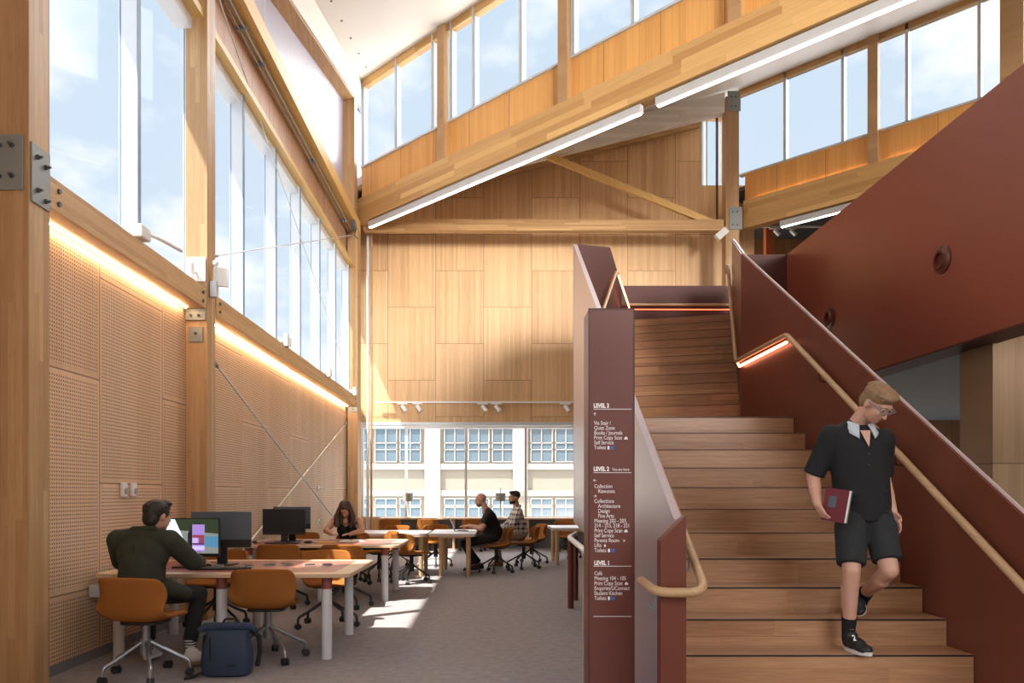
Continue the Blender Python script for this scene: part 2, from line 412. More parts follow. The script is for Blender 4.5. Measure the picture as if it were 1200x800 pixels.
# left wall
struct('wall_left', MB().box((-3.45, 2.0, 0), (-3.25, 18.8, 3.5)), M['perf'])
struct('baseboard_left', MB().box((-3.25, 5.15, 0), (-3.235, 16.9, .075)), M['base'])
struct('wall_left_ribbed', MB().box((-3.36, 2.0, 6.62), (-3.25, 18.8, 7.4)), M['ribbed'])
struct('wall_left_upper', MB().slab([(-3.36, 4.3), (-3.25, 4.3), (-3.25, 17.1), (-3.25, 18.8), (-3.36, 18.8), (-3.36, 17.1)], 7.4, lambda x, y: min(roof1(x, y), 10.8)), M['lav'])
LINED = 'cladding'
mb = MB()
for y in [7.2 + 1.2*i for i in range(9)]: mb.box((-3.252, y-.006, 7.56), (-3.247, y+.006, roof1(-3.25, y)-.6))
struct('trim_1', mb, M['white_frame'])
for nm, y0, y1, x0, lab in (('timber_column', 4.91, 5.145, -3.255, 'laminated timber column beside the first perforated panel, with bolted grey plates'),
                       ('timber_column', 8.0, 8.24, -3.25, 'laminated timber column rising past the sill beam between the two window bays'),
                       ('timber_column', 16.9, 17.3, -3.22, 'laminated timber column in the far corner beside the grey pipe')):
    x1 = -3.02 if y0 < 10 else -2.99
    struct(nm, MB().slab([(x0, y0), (x1, y0), (x1, y1), (x0, y1)], 0, (lambda x, y: roof1(x, y) - .02) if y0 < 10 else 7.5), M['col'], label=lab, bevel=.004)
struct('timber_column', MB().slab([(-3.25, 16.55), (-3.0, 16.55), (-3.0, 16.9), (-3.25, 16.9)], 7.5, roof1), M['col'], label='upper timber post above the ring beam in the far corner')
for y0, y1, lab in ((5.15, 7.98, 'timber sill beam under the first tall window'), (8.27, 16.88, 'timber sill beam under the long window bay')):
    struct('sill_beam', MB().box((-3.25, y0, 3.31), (-3.02, y1, 3.53)), M['beamY'], label=lab, bevel=.004)
    struct('trim_2', MB().box((-3.36, y0, 3.53), (-3.07, y1, 3.565)), M['alu'])
    bb = MB()
    for y in (y0 + .1, y1 - .1):
        for z in (3.37, 3.46): bb.cyl((-3.02, y, z), (-3.005, y, z), .018, n=8)
    struct('trim_7', bb, M['bolt'])
struct('ring_beam', MB().box((-3.25, 2.5, 7.3), (-2.98, 17.2, 7.55)), M['beamYy'], label='yellow timber ring beam running along the top of the window bays', bevel=.004)
struct('eave_rafter', MB().slab([(-3.25, 2.5), (-3.02, 2.5), (-3.02, 17.35), (-3.25, 17.35)], lambda x, y: roof1(x, y)-.62, lambda x, y: roof1(x, y)-.01), M['beamY'], label='sloping timber eave rafter')
struct('trim_3', MB().slab([(-3.02, 2.5), (-2.99, 2.5), (-2.99, 17.35), (-3.02, 17.35)], lambda x, y: roof1(x, y)-.6, lambda x, y: roof1(x, y)-.01), M['ceil'])  # white facing stands for bounced light on the rafter's room side
# roofs
struct('wall_left_near', MB().box((-3.45, 1.0, 3.5), (-3.25, 4.91, 7.0)), M['ribbed'])
struct('eave_outside', MB().box((-4.7, 1.0, 8.5), (-3.5, 19.0, 8.6)), M['white_frame'])
struct('ceiling', MB().slab([(-3.5, 17.9), (-3.5, -5), (10, -5), (10, 4.4)], roof1, lambda x, y: roof1(x, y)+.25), M['ceil'])
struct('ceiling_2', MB().slab([(-3.5, 18.15), (10.4, 4.25), (14.6, 9.6), (5.6, 18.6), (5.6, 19.2), (-3.5, 19.2)], roof2, lambda x, y: roof2(x, y)+.2), M['ceil'])
pur = MB()
for k in range(7):
    d = .9 + k*.95
    p = (-2.9 - 0 , 17.35)
struct('ceiling_3', MB().slab([(5.9, 18.2), (14.2, 9.9), (18, 9.9), (18, 23), (5.9, 23)], 8.62, 8.72), M['dark'])
bs = MB()
for d in [.35 + .9*i for i in range(14)]:   # fixing heads in two rows on the first ceiling
    for e in (0.35,):
        x, y = -2.6 + .12*i if False else -2.75, 16.9 - d
        z = roof1(x, y); bs.cyl((x, y, z), (x, y, z-.012), .02, n=8)
struct('trim_4', bs, M['bolt'])
# diagonal beams
struct('diagonal_beam', diag(MB(), L1, .02, 13, 7.56, 8.12, -.13, .13), M['beamD'], label='broad laminated timber beam crossing the hall diagonally under the clerestory', bevel=.006)
struct('diagonal_beam', diag(MB(), L2, .12, 8, 7.57, 8.22, -.13, .13), M['beamD'], label='laminated timber beam running behind the red gallery wall under the far clerestory', bevel=.006)
struct('wall_spandrel', diag(MB(), L1, .0, 13, 8.1, 8.9, .02, .12), M['spandrel'])
struct('wall_spandrel_2', diag(MB(), L2, .1, 8, 8.2, 8.9, .02, .12), M['spandrel'])
for i, t in enumerate((2.06, 4.32, 6.57, 8.82)):
    struct('clerestory_post', diag(MB(), L1, t-.07, t+.07, 7.98, 10.88, -.12, .02), M['col'], label='slim timber post of the clerestory above the broad diagonal beam')
struct('clerestory_post', diag(MB(), L2, 2.06, 2.2, 8.1, 10.9, -.12, .02), M['col'], label='slim timber post of the far clerestory')
struct('timber_column', diag(MB(), L2, 3.72, 3.98, 5.0, 10.9, -.2, .08), M['col'], label='dark timber column standing behind the top edge of the red gallery wall')
struct('timber_column', MB().box((5.48, 17.5, 0), (5.79, 17.8, 10.6)), M['col'], label='timber column with steel plates at the stair head', bevel=.004)
# window glazing
def win(n, label): return sempty('window_%d' % n, label)
w1 = win(1, 'tall window of the near bay above the perforated panels')
w2 = win(2, 'long run of tall windows above the sill beam')
ys = [6.73, 8.13, 9.58, 11.03, 12.43, 13.86, 15.27, 16.7]
for y in [5.22] + ys:
    w = w1 if y < 8 else w2
    mu = MB().box((-3.32, y-.028, 3.56), (-3.15, y+.028, 6.45)).build('mullion', M['alu'], w)
    MB().box((-3.312, y-.031, 3.57), (-3.3, y+.031, 6.44)).build('gasket', M['gasket'], mu); MB().box((-3.157, y-.03, 3.57), (-3.147, y+.03, 6.44)).build('cover_strip', M['gasket'], mu)
for w, a, b in ((w1, 5.15, 8.0), (w2, 8.24, 16.95)):
    MB().quad((-3.31, a, 3.56), (-3.31, b, 3.56), (-3.31, b, 6.5), (-3.31, a, 6.5)).build('pane', M['glass'], w)
    MB().box((-3.36, a, 6.3), (-3.18, b, 6.42)).build('head_frame', M['white_frame'], w)
    MB().box((-3.36, a, 6.42), (-3.06, b, 6.5)).build('head_rail', M['beamYy'], w)
    MB().box((-3.36, a, 6.5), (-3.16, b, 6.66)).build('blind_box', M['white_frame'], w)
w4 = win(4, 'clerestory window above the broad diagonal beam')
for t in (.05, .924, 1.794, 2.2, 2.666, 3.551, 4.42, 5.29, 6.16, 6.72, 7.3, 8.2):
    mu = diag(MB(), L1, t-.022, t+.022, 8.9, 10.9, -.02, .12).build('mullion', M['alu'], w4)
    diag(MB(), L1, t+.016, t+.026, 8.92, 10.72, -.025, .0).build('cover_strip', M['gasket'], mu)
MB().quad((*L1(0, .06), 8.9), (*L1(13, .06), 8.9), (*L1(13, .06), 10.9), (*L1(0, .06), 10.9)).build('pane', M['glass'], w4)
diag(MB(), L1, 0, 13, 10.72, 10.9, -.02, .12).build('head_frame', M['beamD'], w4)
diag(MB(), L1, 0, 13, 8.88, 8.92, -.02, .13).build('sill_frame', M['alu'], w4)
w5 = win(5, 'far clerestory window above the red gallery wall')
for t in (.785, 1.68, 2.568, 3.46, 4.4, 5.3):
    diag(MB(), L2, t-.022, t+.022, 8.9, 10.9, -.02, .12).build('mullion', M['alu'], w5)
MB().quad((*L2(0, .06), 8.9), (*L2(8, .06), 8.9), (*L2(8, .06), 10.9), (*L2(0, .06), 10.9)).build('pane', M['glass'], w5)
diag(MB(), L2, 0, 8, 10.78, 10.92, -.02, .12).build('head_frame', M['beamD'], w5)
diag(MB(), L2, 0, 8, 8.88, 8.92, -.02, .13).build('sill_frame', M['alu'], w5)
# back wall with the low window
YB = 18.8
bw = MB().yprism([(-3.45, 3.1), (5.28, 3.1), (5.28, roof2(5.28, YB)), (-3.45, roof2(-3.45, YB))], YB, YB+.2)
bw.box((3.1, YB, 0), (5.28, YB+.2, 3.1)); bw.box((5.28, YB, 0), (6.6, YB+.2, 9.06)); bw.box((5.28, YB, 10.75), (5.86, YB+.2, 11.1)); bw.box((5.8, YB, 9.06), (5.86, YB+.2, 10.75))
struct('wall_back', bw, M['backwall'])
struct('wall_back_lower', MB().box((-3.45, YB, 0), (3.1, YB+.2, .73)), M['backwall'])
struct('wall_left_return', MB().box((-3.6, 18.2, 0), (-3.45, YB, 3.1)), M['white'])
w3 = win(3, 'wide low window in the end wall looking onto the pale building')
for x in (-3.22, -2.12, -.62, .88, 2.38): MB().box((x-.03, YB+.02, .76), (x+.03, YB+.12, 3.0)).build('mullion', M['alu'], w3)
MB().quad((-3.3, YB+.06, .76), (3.1, YB+.06, .76), (3.1, YB+.06, 3.0), (-3.3, YB+.06, 3.0)).build('pane', M['glass'], w3)
MB().box((-3.3, YB-.05, 2.98), (3.1, YB+.15, 3.04)).build('head_frame', M['white_frame'], w3)
MB().box((-3.3, YB-.06, 3.06), (3.1, YB+.15, 3.13)).build('blind_box', M['alu'], w3)
MB().box((-3.3, YB-.03, .7), (3.1, YB+.15, .77)).build('sill_frame', M['tt_edge'], w3)
w6 = win(6, 'narrow slit window beside the timber column at the stair head')
MB().quad((5.28, YB+.06, 9.06), (5.8, YB+.06, 9.06), (5.8, YB+.06, 10.75), (5.28, YB+.06, 10.75)).build('pane', M['glass'], w6)
MB().box((5.64, YB-.02, 8.0), (5.69, YB+.04, 10.75)).build('mullion', M['red_dark'], w6)
for x in (5.28, 5.4): MB().box((x-.02, YB-.02, 9.06), (x+.02, YB+.1, 10.75)).build('mullion', M['alu'], w6)
# truss in front of the back wall
struct('truss_chord', MB().box((-2.95, 17.45, 7.46), (5.42, 17.65, 7.72)), M['beamX'], label='horizontal timber tie beam in front of the panelled end wall', bevel=.004)
rf = lambda x, y: 10.22 - .252*(5.48 - x)
struct('truss_rafter', MB().slab([(-2.95, 17.45), (5.44, 17.45), (5.44, 17.65), (-2.95, 17.65)], rf, lambda x, y: rf(x, y)+.46), M['lit_pale_timber'], label='whitewashed sloping rafter under the far ceiling')
struct('wall_rafter', MB().slab([(-3.2, 18.55), (5.2, 18.55), (5.2, 18.8), (-3.2, 18.8)], lambda x, y: roof2(x, y)-.5, lambda x, y: roof2(x, y)-.02), M['beamX'], label='timber rafter against the end wall')
d = Vector((5.3-1.15, 0, 7.6-9.3)); L = d.length
struct('truss_strut', MB().obox((3.2, 17.53, 8.46), (L, .1, .15), Matrix.Rotation(math.atan2(-d.z, d.x), 3, 'Y')), M['beamYy'], label='thin diagonal timber strut of the truss')
# gallery, landing and dark void under it
struct('gallery_floor', MB().slab([(5.11, 3), (16, 3), (16, 22), (5.11, 22)], 3.95, 4.2), M['svc'])
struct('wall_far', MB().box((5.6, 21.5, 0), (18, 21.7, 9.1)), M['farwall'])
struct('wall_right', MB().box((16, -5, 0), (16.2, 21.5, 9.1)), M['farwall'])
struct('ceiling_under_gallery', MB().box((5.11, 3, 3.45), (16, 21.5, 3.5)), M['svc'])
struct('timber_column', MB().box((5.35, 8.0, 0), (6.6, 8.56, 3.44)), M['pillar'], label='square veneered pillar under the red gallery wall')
struct('timber_column', MB().box((7.3, 19.9, 4.2), (7.52, 20.1, 8.9)), plain('orange painted post', (.42, .1, .03), .5), label='orange painted post in the dark gallery behind the track light')
# unseen rear wall; its high opening is shaped to let the fill suns in
struct('wall_rear', MB().box((-3.45, -5.2, 0), (2.5, -5, 9)).box((11, -5.2, 0), (16, -5, 9)).box((2.5, -5.2, 0), (11, -5, 3.6)), M['backwall'])

# ------------------------------------------------------------------ stair
RISE, GO = .1755, .277
def nose(y): return .351 + (y - 4.656)*(RISE/GO)
st = thing('staircase', 'wide timber staircase between dark red steel balustrades, climbing to the upper landing', 'staircase', (0, 0, 0))
for n in range(0, 12):
    y, z = 4.656 + GO*(n-1), .351 + RISE*(n-1)
    y1 = y + GO + .02
    if n < 11:
        s = MB().box((1.08, y, max(0, z-RISE-.01)), (2.995, y1, z)).build('step', M['tread'], st)
    else:
        s = MB().slab([(1.08, y), (2.995, y), (2.995, 9.03), (1.15, 9.62), (1.08, 9.4)], z-RISE-.01, z).build('step', M['tread'], st)
    MB().box((1.1, y-.004, z-.012), (2.99, y+.002, z-.001)).build('nosing_strip', M['blk'] if n < 5 else M['nosing'], s)
u = Vector((.274, .962, 0)); v = Vector((-.962, .274, 0)); O = Vector((3.0, 9.0, 0))
for k in range(1, 13):
    z = 2.106 + RISE*k; p = O + u*.2765*(k-1); wd = 1.86 if k < 12 else 1.9
    q = [p, p + u*.31, p + u*.31 + v*wd, p + v*wd]
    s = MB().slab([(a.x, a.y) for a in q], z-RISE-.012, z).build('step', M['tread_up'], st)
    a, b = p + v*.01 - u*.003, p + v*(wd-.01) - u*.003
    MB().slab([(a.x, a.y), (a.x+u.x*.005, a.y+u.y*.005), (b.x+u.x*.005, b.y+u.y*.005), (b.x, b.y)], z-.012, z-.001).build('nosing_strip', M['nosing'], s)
MB().slab([(3.86, 12.0), (5.05, 12.0), (5.05, 14.72), (2.6, 14.72), (2.0, 12.5)], 4.05, 4.205).build('landing', M['tread'], st)
# solid stringer underside
MB().xprism([(4.7, 0), (7.5, 0.0), (8.2, .9), (9.3, 1.0), (9.4, 1.9), (7.4, 1.9)], 1.12, 2.98).build('soffit', M['red_dark'], st)
# balustrades
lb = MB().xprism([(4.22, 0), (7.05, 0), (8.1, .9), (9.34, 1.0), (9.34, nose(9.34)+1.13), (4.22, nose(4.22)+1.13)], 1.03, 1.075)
lb.build('balustrade', M['red_sky_tint'], st)
MB().xprism([(4.14, 0), (4.22, 0), (4.22, 1.075), (4.14, 1.075)], .935, 1.075)
fin = MB(); fin.add([(.935, 4.13, 0), (1.076, 4.13, 0), (1.076, 4.22, 0), (.935, 4.22, 0), (.935, 4.13, 1.09), (1.076, 4.13, 1.23), (1.076, 4.22, 1.23), (.935, 4.22, 1.09)],
        [(0,3,2,1),(4,5,6,7),(0,1,5,4),(1,2,6,5),(2,3,7,6),(3,0,4,7)])
fin.build('newel_panel', M['red'], st)
P1, P2, P3, P4 = (1.05, 9.34), (1.95, 12.4), (2.55, 14.74), (5.05, 14.74)
MB().plate(P1, P2, (1.6, 4.45, 3.6, 5.41), .045).build('balustrade', M['red_dark'], st)
MB().plate(P2, P3, (3.9, 5.41, 3.9, 5.42), .045).build('balustrade', M['red_dark'], st)
MB().plate(P3, P4, (3.9, 5.42, 3.9, 5.42), .05).build('balustrade', M['red_dark'], st)
MB().xprism([(3.3, 0), (9.0, 0), (9.0, 4.22), (3.3, nose(3.3)+1.145)], 3.0, 3.05).build('balustrade', M['red'], st)
MB().plate((3.0, 9.0), (3.87, 12.05), (0, 4.22, 3.0, 5.42), .05, side=-1).build('balustrade', M['red'], st)
# pale top edges of the balustrades
MB().tube([(3.025, 3.3, nose(3.3)+1.15), (3.025, 9.0, 4.225), (3.895, 12.05, 5.425)], .012, 6).build('balustrade_cap', plain('pale top edge', (.5, .38, .36), .4), st)
# handrails, with brackets and a light strip underneath
hr = fillet([(.885, 4.42, .84), (.9, 4.06, .815), (1.165, 4.05, .815), (1.165, 7.42, nose(7.42)+.82), (1.165, 9.3, 2.95), (2.08, 12.42, 5.02), (2.68, 14.6, 5.02), (4.7, 14.62, 5.02)], .1)
h1 = MB().tube(hr, .026, 10).build('handrail', M['rail'], st, smooth=True)
hp = fillet([(2.93, 3.4, nose(3.4)+.82), (2.93, 7.43, 2.92), (2.94, 9.0, 2.93), (3.79, 12.0, 5.0), (3.79, 12.1, 4.9)], .07)
h2 = MB().tube(hp, .026, 10).build('handrail', M['rail'], st, smooth=True)
def under(pts, dz=-.05, w=.016): return MB().tube([Vector(p)+Vector((0, 0, dz)) for p in pts], w, 6)
under([(2.955, 7.5, 2.92), (2.965, 8.95, 2.925), (3.0, 9.15, 3.02)], -.06).build('light_strip', M['led_pink'], h2)
under([(2.13, 12.5, 5.02), (2.7, 14.63, 5.02)], -.05).build('light_strip', M['led_pink'], h1)
under([(2.75, 14.66, 5.0), (4.7, 14.67, 5.0)], -.06, .011).build('light_strip', M['led_red'], h1)
for y in (4.4, 5.6, 6.8): MB().tube(fillet([(1.075, y, nose(y)+.70), (1.16, y, nose(y)+.70), (1.165, y, nose(y)+.8)], .03), .007, 6).build('rail_bracket', M['steel'], st)
for y in (3.9, 5.45, 6.7): MB().tube(fillet([(3.0, y, nose(y)+.70), (2.935, y, nose(y)+.70), (2.93, y, nose(y)+.8)], .03), .006, 6).build('rail_bracket', M['red_dark'], st)
MB().tube(fillet([(.9, 4.3, .72), (.9, 4.15, .70), (.905, 4.1, .79)], .04), .007, 6).build('rail_bracket', M['steel'], st)

# gallery wall
g = thing('gallery_wall', 'huge dark red steel wall edging the upper gallery, with round drain openings', 'wall', (5.05, 12.8, 2.96))
def gb(mb, *a, **k):
    mb.xf(Matrix.Translation((-5.05, -12.8, -2.96))); return mb.build(*a, **k)
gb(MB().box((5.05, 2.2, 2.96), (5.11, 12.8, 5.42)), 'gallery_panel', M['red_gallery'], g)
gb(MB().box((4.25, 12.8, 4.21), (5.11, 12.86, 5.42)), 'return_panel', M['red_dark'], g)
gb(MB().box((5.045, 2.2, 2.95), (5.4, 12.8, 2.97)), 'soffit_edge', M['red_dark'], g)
for y in (8.385, 11.17):
    t = thing('wall_spout', 'round red flanged spout low in the gallery wall, ' + ('above the pillar' if y < 9 else 'above the stair balustrade'), 'spout', (5.05, y, 3.96), 0, 'round spouts in the gallery wall')
    r = Matrix.Rotation(-PI/2, 3, 'Y')
    MB().lathe([(.07, -.002), (.155, 0), (.155, .018), (.135, .03), (.11, .035), (.1, .055), (.075, .055), (.07, .02)], rot=r, n=28).build('flange', M['red'], t, smooth=True)
    MB().lathe([(.0, .004), (.072, .004), (.072, .012), (0, .012)], rot=r, n=20).build('bore', M['sign_edge'], t)

# free standing guard rail beside the stair
t = thing('guard_rail', 'tubular guard rail with pale handrail on red posts, beside the directory sign', 'railing', (.93, 8.87, 0))
o = Vector((.93, 8.87, 0))
def rel(pts): return [Vector(p)-o for p in pts]
MB().tube(rel(fillet([(1.09, 9.55, .84), (.93, 8.87, .83), (.905, 7.1, .8)], .12)), .03, 10).build('handrail', M['white'], t, smooth=True)
MB().tube(rel([(.905, 7.12, .78), (.905, 7.12, 0)]), .034, 12).build('post', M['rail'], t, smooth=True)
MB().tube(rel([(.94, 8.83, .8), (.94, 8.83, 0)]), .036, 12).build('post', M['red'], t, smooth=True)
MB().tube(rel([(1.075, 9.5, .82), (1.075, 9.5, 0)]), .034, 12).build('post', M['red'], t, smooth=True)

# directory sign
SY = 4.6
sx = lambda px: (px-575)*SY/880; sz = lambda py: EYE+(578-py)*SY/880
t = thing('directory_sign', 'tall dark red directory sign listing levels 3, 2 and 1', 'sign', (sx(717), SY+.12, 0))
o = Vector((sx(717), SY+.12, 0))
def sb(mb, name, mat, par=t): mb.xf(Matrix.Translation(-o)); return mb.build(name, mat, par)
sb(MB().box((sx(690), SY, 0), (sx(743), SY+.24, sz(362))), 'sign_body', M['sign'])
e = MB(); e.box((sx(689.4), SY-.004, 0), (sx(690.6), SY+.002, sz(361.6))); e.box((sx(742.4), SY-.004, 0), (sx(743.6), SY+.002, sz(361.6))); e.box((sx(689.4), SY-.004, sz(362.4)), (sx(743.6), SY+.002, sz(361.2)))
sb(e, 'edge_trim', M['sign_edge'])
X0 = 696
small = .0375
L = [('LEVEL 3', X0-.5, 477.5, .040, 1), ('Via Stair /', X0, 497.6, small, 0), ('Quiet Zone', X0, 503.4, small, 0), ('Books / Journals', X0, 509.1, small, 0), ('Print Copy Scan', X0, 514.8, small, 0), ('Self Service', X0, 520.5, small, 0), ('Toilets', X0, 526.2, small, 0),
     ('LEVEL 2', X0-.5, 551.6, .040, 1), ('You are here', X0+21, 551.4, .028, 0), ('Collection', X0+.3, 571.6, small, 0), ('Riawunna', X0+4.6, 577.4, small, 0), ('Collections', X0+.3, 589, small, 0), ('Architecture', X0+4.6, 594.8, small, 0), ('Design', X0+4.6, 600.6, small, 0), ('Fine Arts', X0+4.6, 606.3, small, 0),
     ('Meeting 202 - 203,', X0+.3, 612.1, small, 0), ('214 - 215, 218 - 221', X0+.3, 617.7, small, 0), ('Print Copy Scan', X0+.3, 623.5, small, 0), ('Self Service', X0+.3, 629.2, small, 0), ('Parents Room', X0+.3, 635, small, 0), ('Lifts', X0+.3, 640.7, small, 0), ('Toilets', X0+.3, 646.6, small, 0),
     ('LEVEL 1', X0+.2, 661.6, .040, 1), ('Caf\u00e9', X0+.3, 673.6, small, 0), ('Meeting 104 - 105', X0+.3, 679.4, small, 0), ('Print Copy Scan', X0+.3, 685.2, small, 0), ('Enquiries/UConnect', X0+.3, 691, small, 0), ('Student Kitchen', X0+.3, 696.8, small, 0), ('Toilets', X0+.3, 702.6, small, 0)]
white_ink = emit('white lettering', (.85, .8, .78), .12)
for lo, hi in ((0, 535), (535, 655), (655, 720)):
    tm = text_mesh([(s_, sx(px), sz(py), size*.95, b) for s_, px, py, size, b in L if lo < py < hi])
    tm.xf(Matrix.Translation((0, SY-.0035, 0)))
    sb(tm, 'lettering', white_ink)
for py in (479.3, 553.6, 663.2, 722): sb(MB().box((sx(695.5), SY-.003, sz(py+.35)), (sx(740), SY-.0005, sz(py-.35))), 'rule_line', M['paper'])
ics = []
def arrow(cx, cy, a, k=2.2):
    ic = MB(); ics.append(ic); c = Vector((sx(cx), SY-.002, sz(cy))); ct, sn = math.cos(a), math.sin(a); q = .00523
    def seg(p, q2, w=.5):
        d = (Vector(q2)-Vector(p)); d.normalize(); n_ = Vector((-d.y, d.x))*w/2; P = [Vector(p)+n_, Vector(p)-n_, Vector(q2)-n_, Vector(q2)+n_]
        ic.add([c + Vector((((x*ct-y*sn)*q), 0, (x*sn+y*ct)*q)) for x, y in P], [(0, 1, 2, 3)])
    seg((-k, 0), (k, 0)); seg((k, 0), (k-1.4, 1.4)); seg((k, 0), (k-1.4, -1.4))
arrow(697, 485.3, PI/2, 1.7); arrow(697.2, 562.6, PI, 1.7); arrow(697.2, 581, 0, 1.7)
for cx, cy in ((733.5, 513), (733.5, 621.6), (734, 683.2)):   # printer roof pictograms
    ics.append(MB().add([(sx(cx-2), SY-.002, sz(cy+1.8)), (sx(cx+2), SY-.002, sz(cy+1.8)), (sx(cx+2), SY-.002, sz(cy)), (sx(cx), SY-.002, sz(cy-1.8)), (sx(cx-2), SY-.002, sz(cy))], [(0, 1, 2, 3, 4)]))
for cx, cy in ((713, 524.5), (713.5, 644.8), (713.5, 700.8)): ics.append(MB().box((sx(cx-1.2), SY-.003, sz(cy+2)), (sx(cx+1.2), SY-.001, sz(cy-2))))
arrow(731, 633, -.7, 1.5)
ics.append(MB().box((sx(708), SY-.003, sz(640.6)), (sx(709.8), SY-.001, sz(637.6))))
for ic in ics: sb(ic, 'pictogram', white_ink)
for cx, cy in ((717.7, 524.5), (718.2, 644.8), (718.2, 700.8)): sb(MB().box((sx(cx-2), SY-.003, sz(cy+2)), (sx(cx+2), SY-.001, sz(cy-2))), 'access_pictogram', M['blue_ic'])
# ------------------------------------------------------------------ light fixtures and fittings on the building
def fixture(Lf, t0, t1, z0, z1, off, label, grp, ends=True):
    a = Vector((*Lf(t0, off), 0)); b = Vector((*Lf(t1, off), 0)); Ln = (b-a).length; c = (a+b)/2
    t = thing('linear_light', label, 'light', (c.x, c.y, z0), -PI/4, grp)
    MB().box((-Ln/2, -.05, .03), (Ln/2, .05, z1-z0)).build('housing', M['lamp_body'], t)
    MB().box((-Ln/2+.02, -.03, .012), (Ln/2-.02, .03, .03)).build('diffuser', M['led'], t)
fixture(L1, .25, 5.42, 7.38, 7.54, -.02, 'white linear light under the diagonal beam, the one starting at the corner column', 'linear lights under beams')
fixture(L1, 5.62, 11.5, 7.38, 7.54, -.02, 'white linear light under the diagonal beam, rising out of the top of the picture', 'linear lights under beams')
fixture(L2, .72, 3.6, 7.38, 7.54, -.02, 'white linear light under the far beam, half hidden by the red gallery wall', 'linear lights under beams')
for i, t in enumerate((.3, 2.3)):
    p, q, r, s = L2(t, -.02), L2(t+1.75, -.02), L2(t+1.75, .01), L2(t, .01)
    tag(MB().slab([p, q, r, s], 8.225, 8.24).build('mounted_light_strip', M['led_warm']), 'warm light strip at the foot of the far clerestory panel, ' + ('beside the steel plated column' if i == 0 else 'beyond the slim post'), 'light strip', 'light strips on the far beam')
def track(name_lab, x0, x1, y, z, spots, lab2, grp):
    t = thing('track_rail', name_lab, 'light track', (x0, y, z))
    MB().box((0, -.02, -.02), (x1-x0, .02, .02)).build('rail', M['white'], t)
    for i, x in enumerate(spots):
        s = thing('track_spot', lab2[i], 'spotlight', (x, y, z-.02), 0, grp)
        MB().box((-.13, -.025, -.035), (.13, .025, 0)).build('adaptor', M['white'], s)
        MB().cyl((.04, 0, -.03), (.04, 0, -.09), .012, n=8).build('stem', M['white'], s)
        MB().cyl((.0, .0, -.07), (.1, -.06, -.21), .05, n=16).build('lamp_head', M['white'], s, smooth=True)
track('white light track along the foot of the panelled end wall', -2.85, 2.6, 18.68, 3.62, (-2.2, -1.83, -.2, .13, 1.85),
      ['track spotlight beside the sunlit corner of the end wall', 'track spotlight second along from the sunlit corner', 'track spotlight of the middle pair, on the side towards the corner', 'track spotlight of the middle pair, on the side towards the stair', 'track spotlight beside the stair balustrade'], 'spotlights on the end wall track')
track('white light track under the far beam in front of the dark timber lining', 6.4, 10.5, 19.3, 8.2, (7.3, 7.72), ['dim track head beside the orange post', 'lit track spotlight over the gallery'], 'spotlights on the gallery track')
# grey pipe in the corner
t = thing('vertical_pipe', 'tall grey pipe standing in the far corner beside the timber column', 'pipe', (-2.93, 17.9, 0))
MB().tube([(0, 0, 0), (0, 0, 7.5)], .035, 12).build('pipe_shaft', M['alu'], t, smooth=True)
MB().tube([(.085, 0, 0), (.085, 0, 7.5)], .03, 12).build('pipe_shaft', M['col'], t, smooth=True)
# steel plates with bolts
def plate(label, lo, hi, ax, bolts):
    t = thing('mounting_plate', label, 'plate', tuple((a+b)/2 for a, b in zip(lo, hi)))
    c = Vector(tuple((a+b)/2 for a, b in zip(lo, hi)))
    mb = MB().box(lo, hi); mb.xf(Matrix.Translation(-c)); mb.build('plate_body', M['steel'], t, bevel=.002)
    for b in bolts:
        d = Vector({'y': (0, -1, 0), 'x': (1, 0, 0)}[ax]); b = Vector(b)-c
        MB().cyl(b, b+d*.018, .016, n=6).cyl(b, b+d*.04, .009, n=8).build('bolt', M['bolt'], t)
plate('grey steel plate with four bolts facing the viewer on the close column', (-3.24, 4.895, 3.33), (-3.05, 4.91, 3.69), 'y', [(-3.2, 4.895, 3.62), (-3.12, 4.895, 3.62), (-3.2, 4.895, 3.42), (-3.12, 4.895, 3.42)])
plate('tall grey steel plate on the room side of the close column', (-3.02, 4.925, 3.27), (-3.008, 5.13, 3.66), 'x', [(-3.008, 4.98, 3.58), (-3.008, 5.07, 3.55), (-3.008, 4.98, 3.36), (-3.008, 5.07, 3.32)])
plate('wide steel shoe under the sill beam end on the second column', (-3.24, 7.97, 3.19), (-3.03, 7.998, 3.31), 'y', [(-3.18, 7.97, 3.24), (-3.1, 7.97, 3.24)])
plate('small square steel plate with a brace bolt on the second column', (-3.21, 7.98, 2.96), (-3.06, 7.998, 3.12), 'y', [(-3.135, 7.98, 3.05)])
plate('upper steel plate on the column at the stair head', (5.52, 17.48, 10.25), (5.82, 17.498, 10.72), 'y', [(5.6+.1*i, 17.48, 10.36+.22*j) for i in range(2) for j in range(2)])
plate('lower steel plate on the column at the stair head, where the tie beam lands', (5.56, 17.48, 7.5), (5.86, 17.498, 8.02), 'y', [(5.64+.1*i, 17.48, 7.6+.3*j) for i in range(2) for j in range(2)])
plate('steel shoe with a brace bolt on the corner column', (-3.2, 16.88, 3.18), (-3.0, 16.898, 3.3), 'y', [(-3.1, 16.88, 3.24)])
t = thing('column_spotlight', 'white angled box lamp on the shaded side of the column at the stair head', 'spotlight', (5.48, 17.42, 7.36))
MB().obox((-.13, -.02, 0), (.3, .12, .16), Matrix.Rotation(-.7, 3, 'Y')).build('lamp_head', M['white'], t, bevel=.006)
MB().tube([(-.05, 0, 0), (.04, .1, .06)], .016, 8).build('arm', M['white'], t)
t = thing('cable_clamp', 'dark clamp with loose cable ends where the ring beam meets the corner column', 'cable clamp', (-2.97, 16.4, 7.3))
MB().box((-.06, -.1, -.2), (.02, .12, .0)).build('clamp_body', M['bolt'], t, bevel=.01)
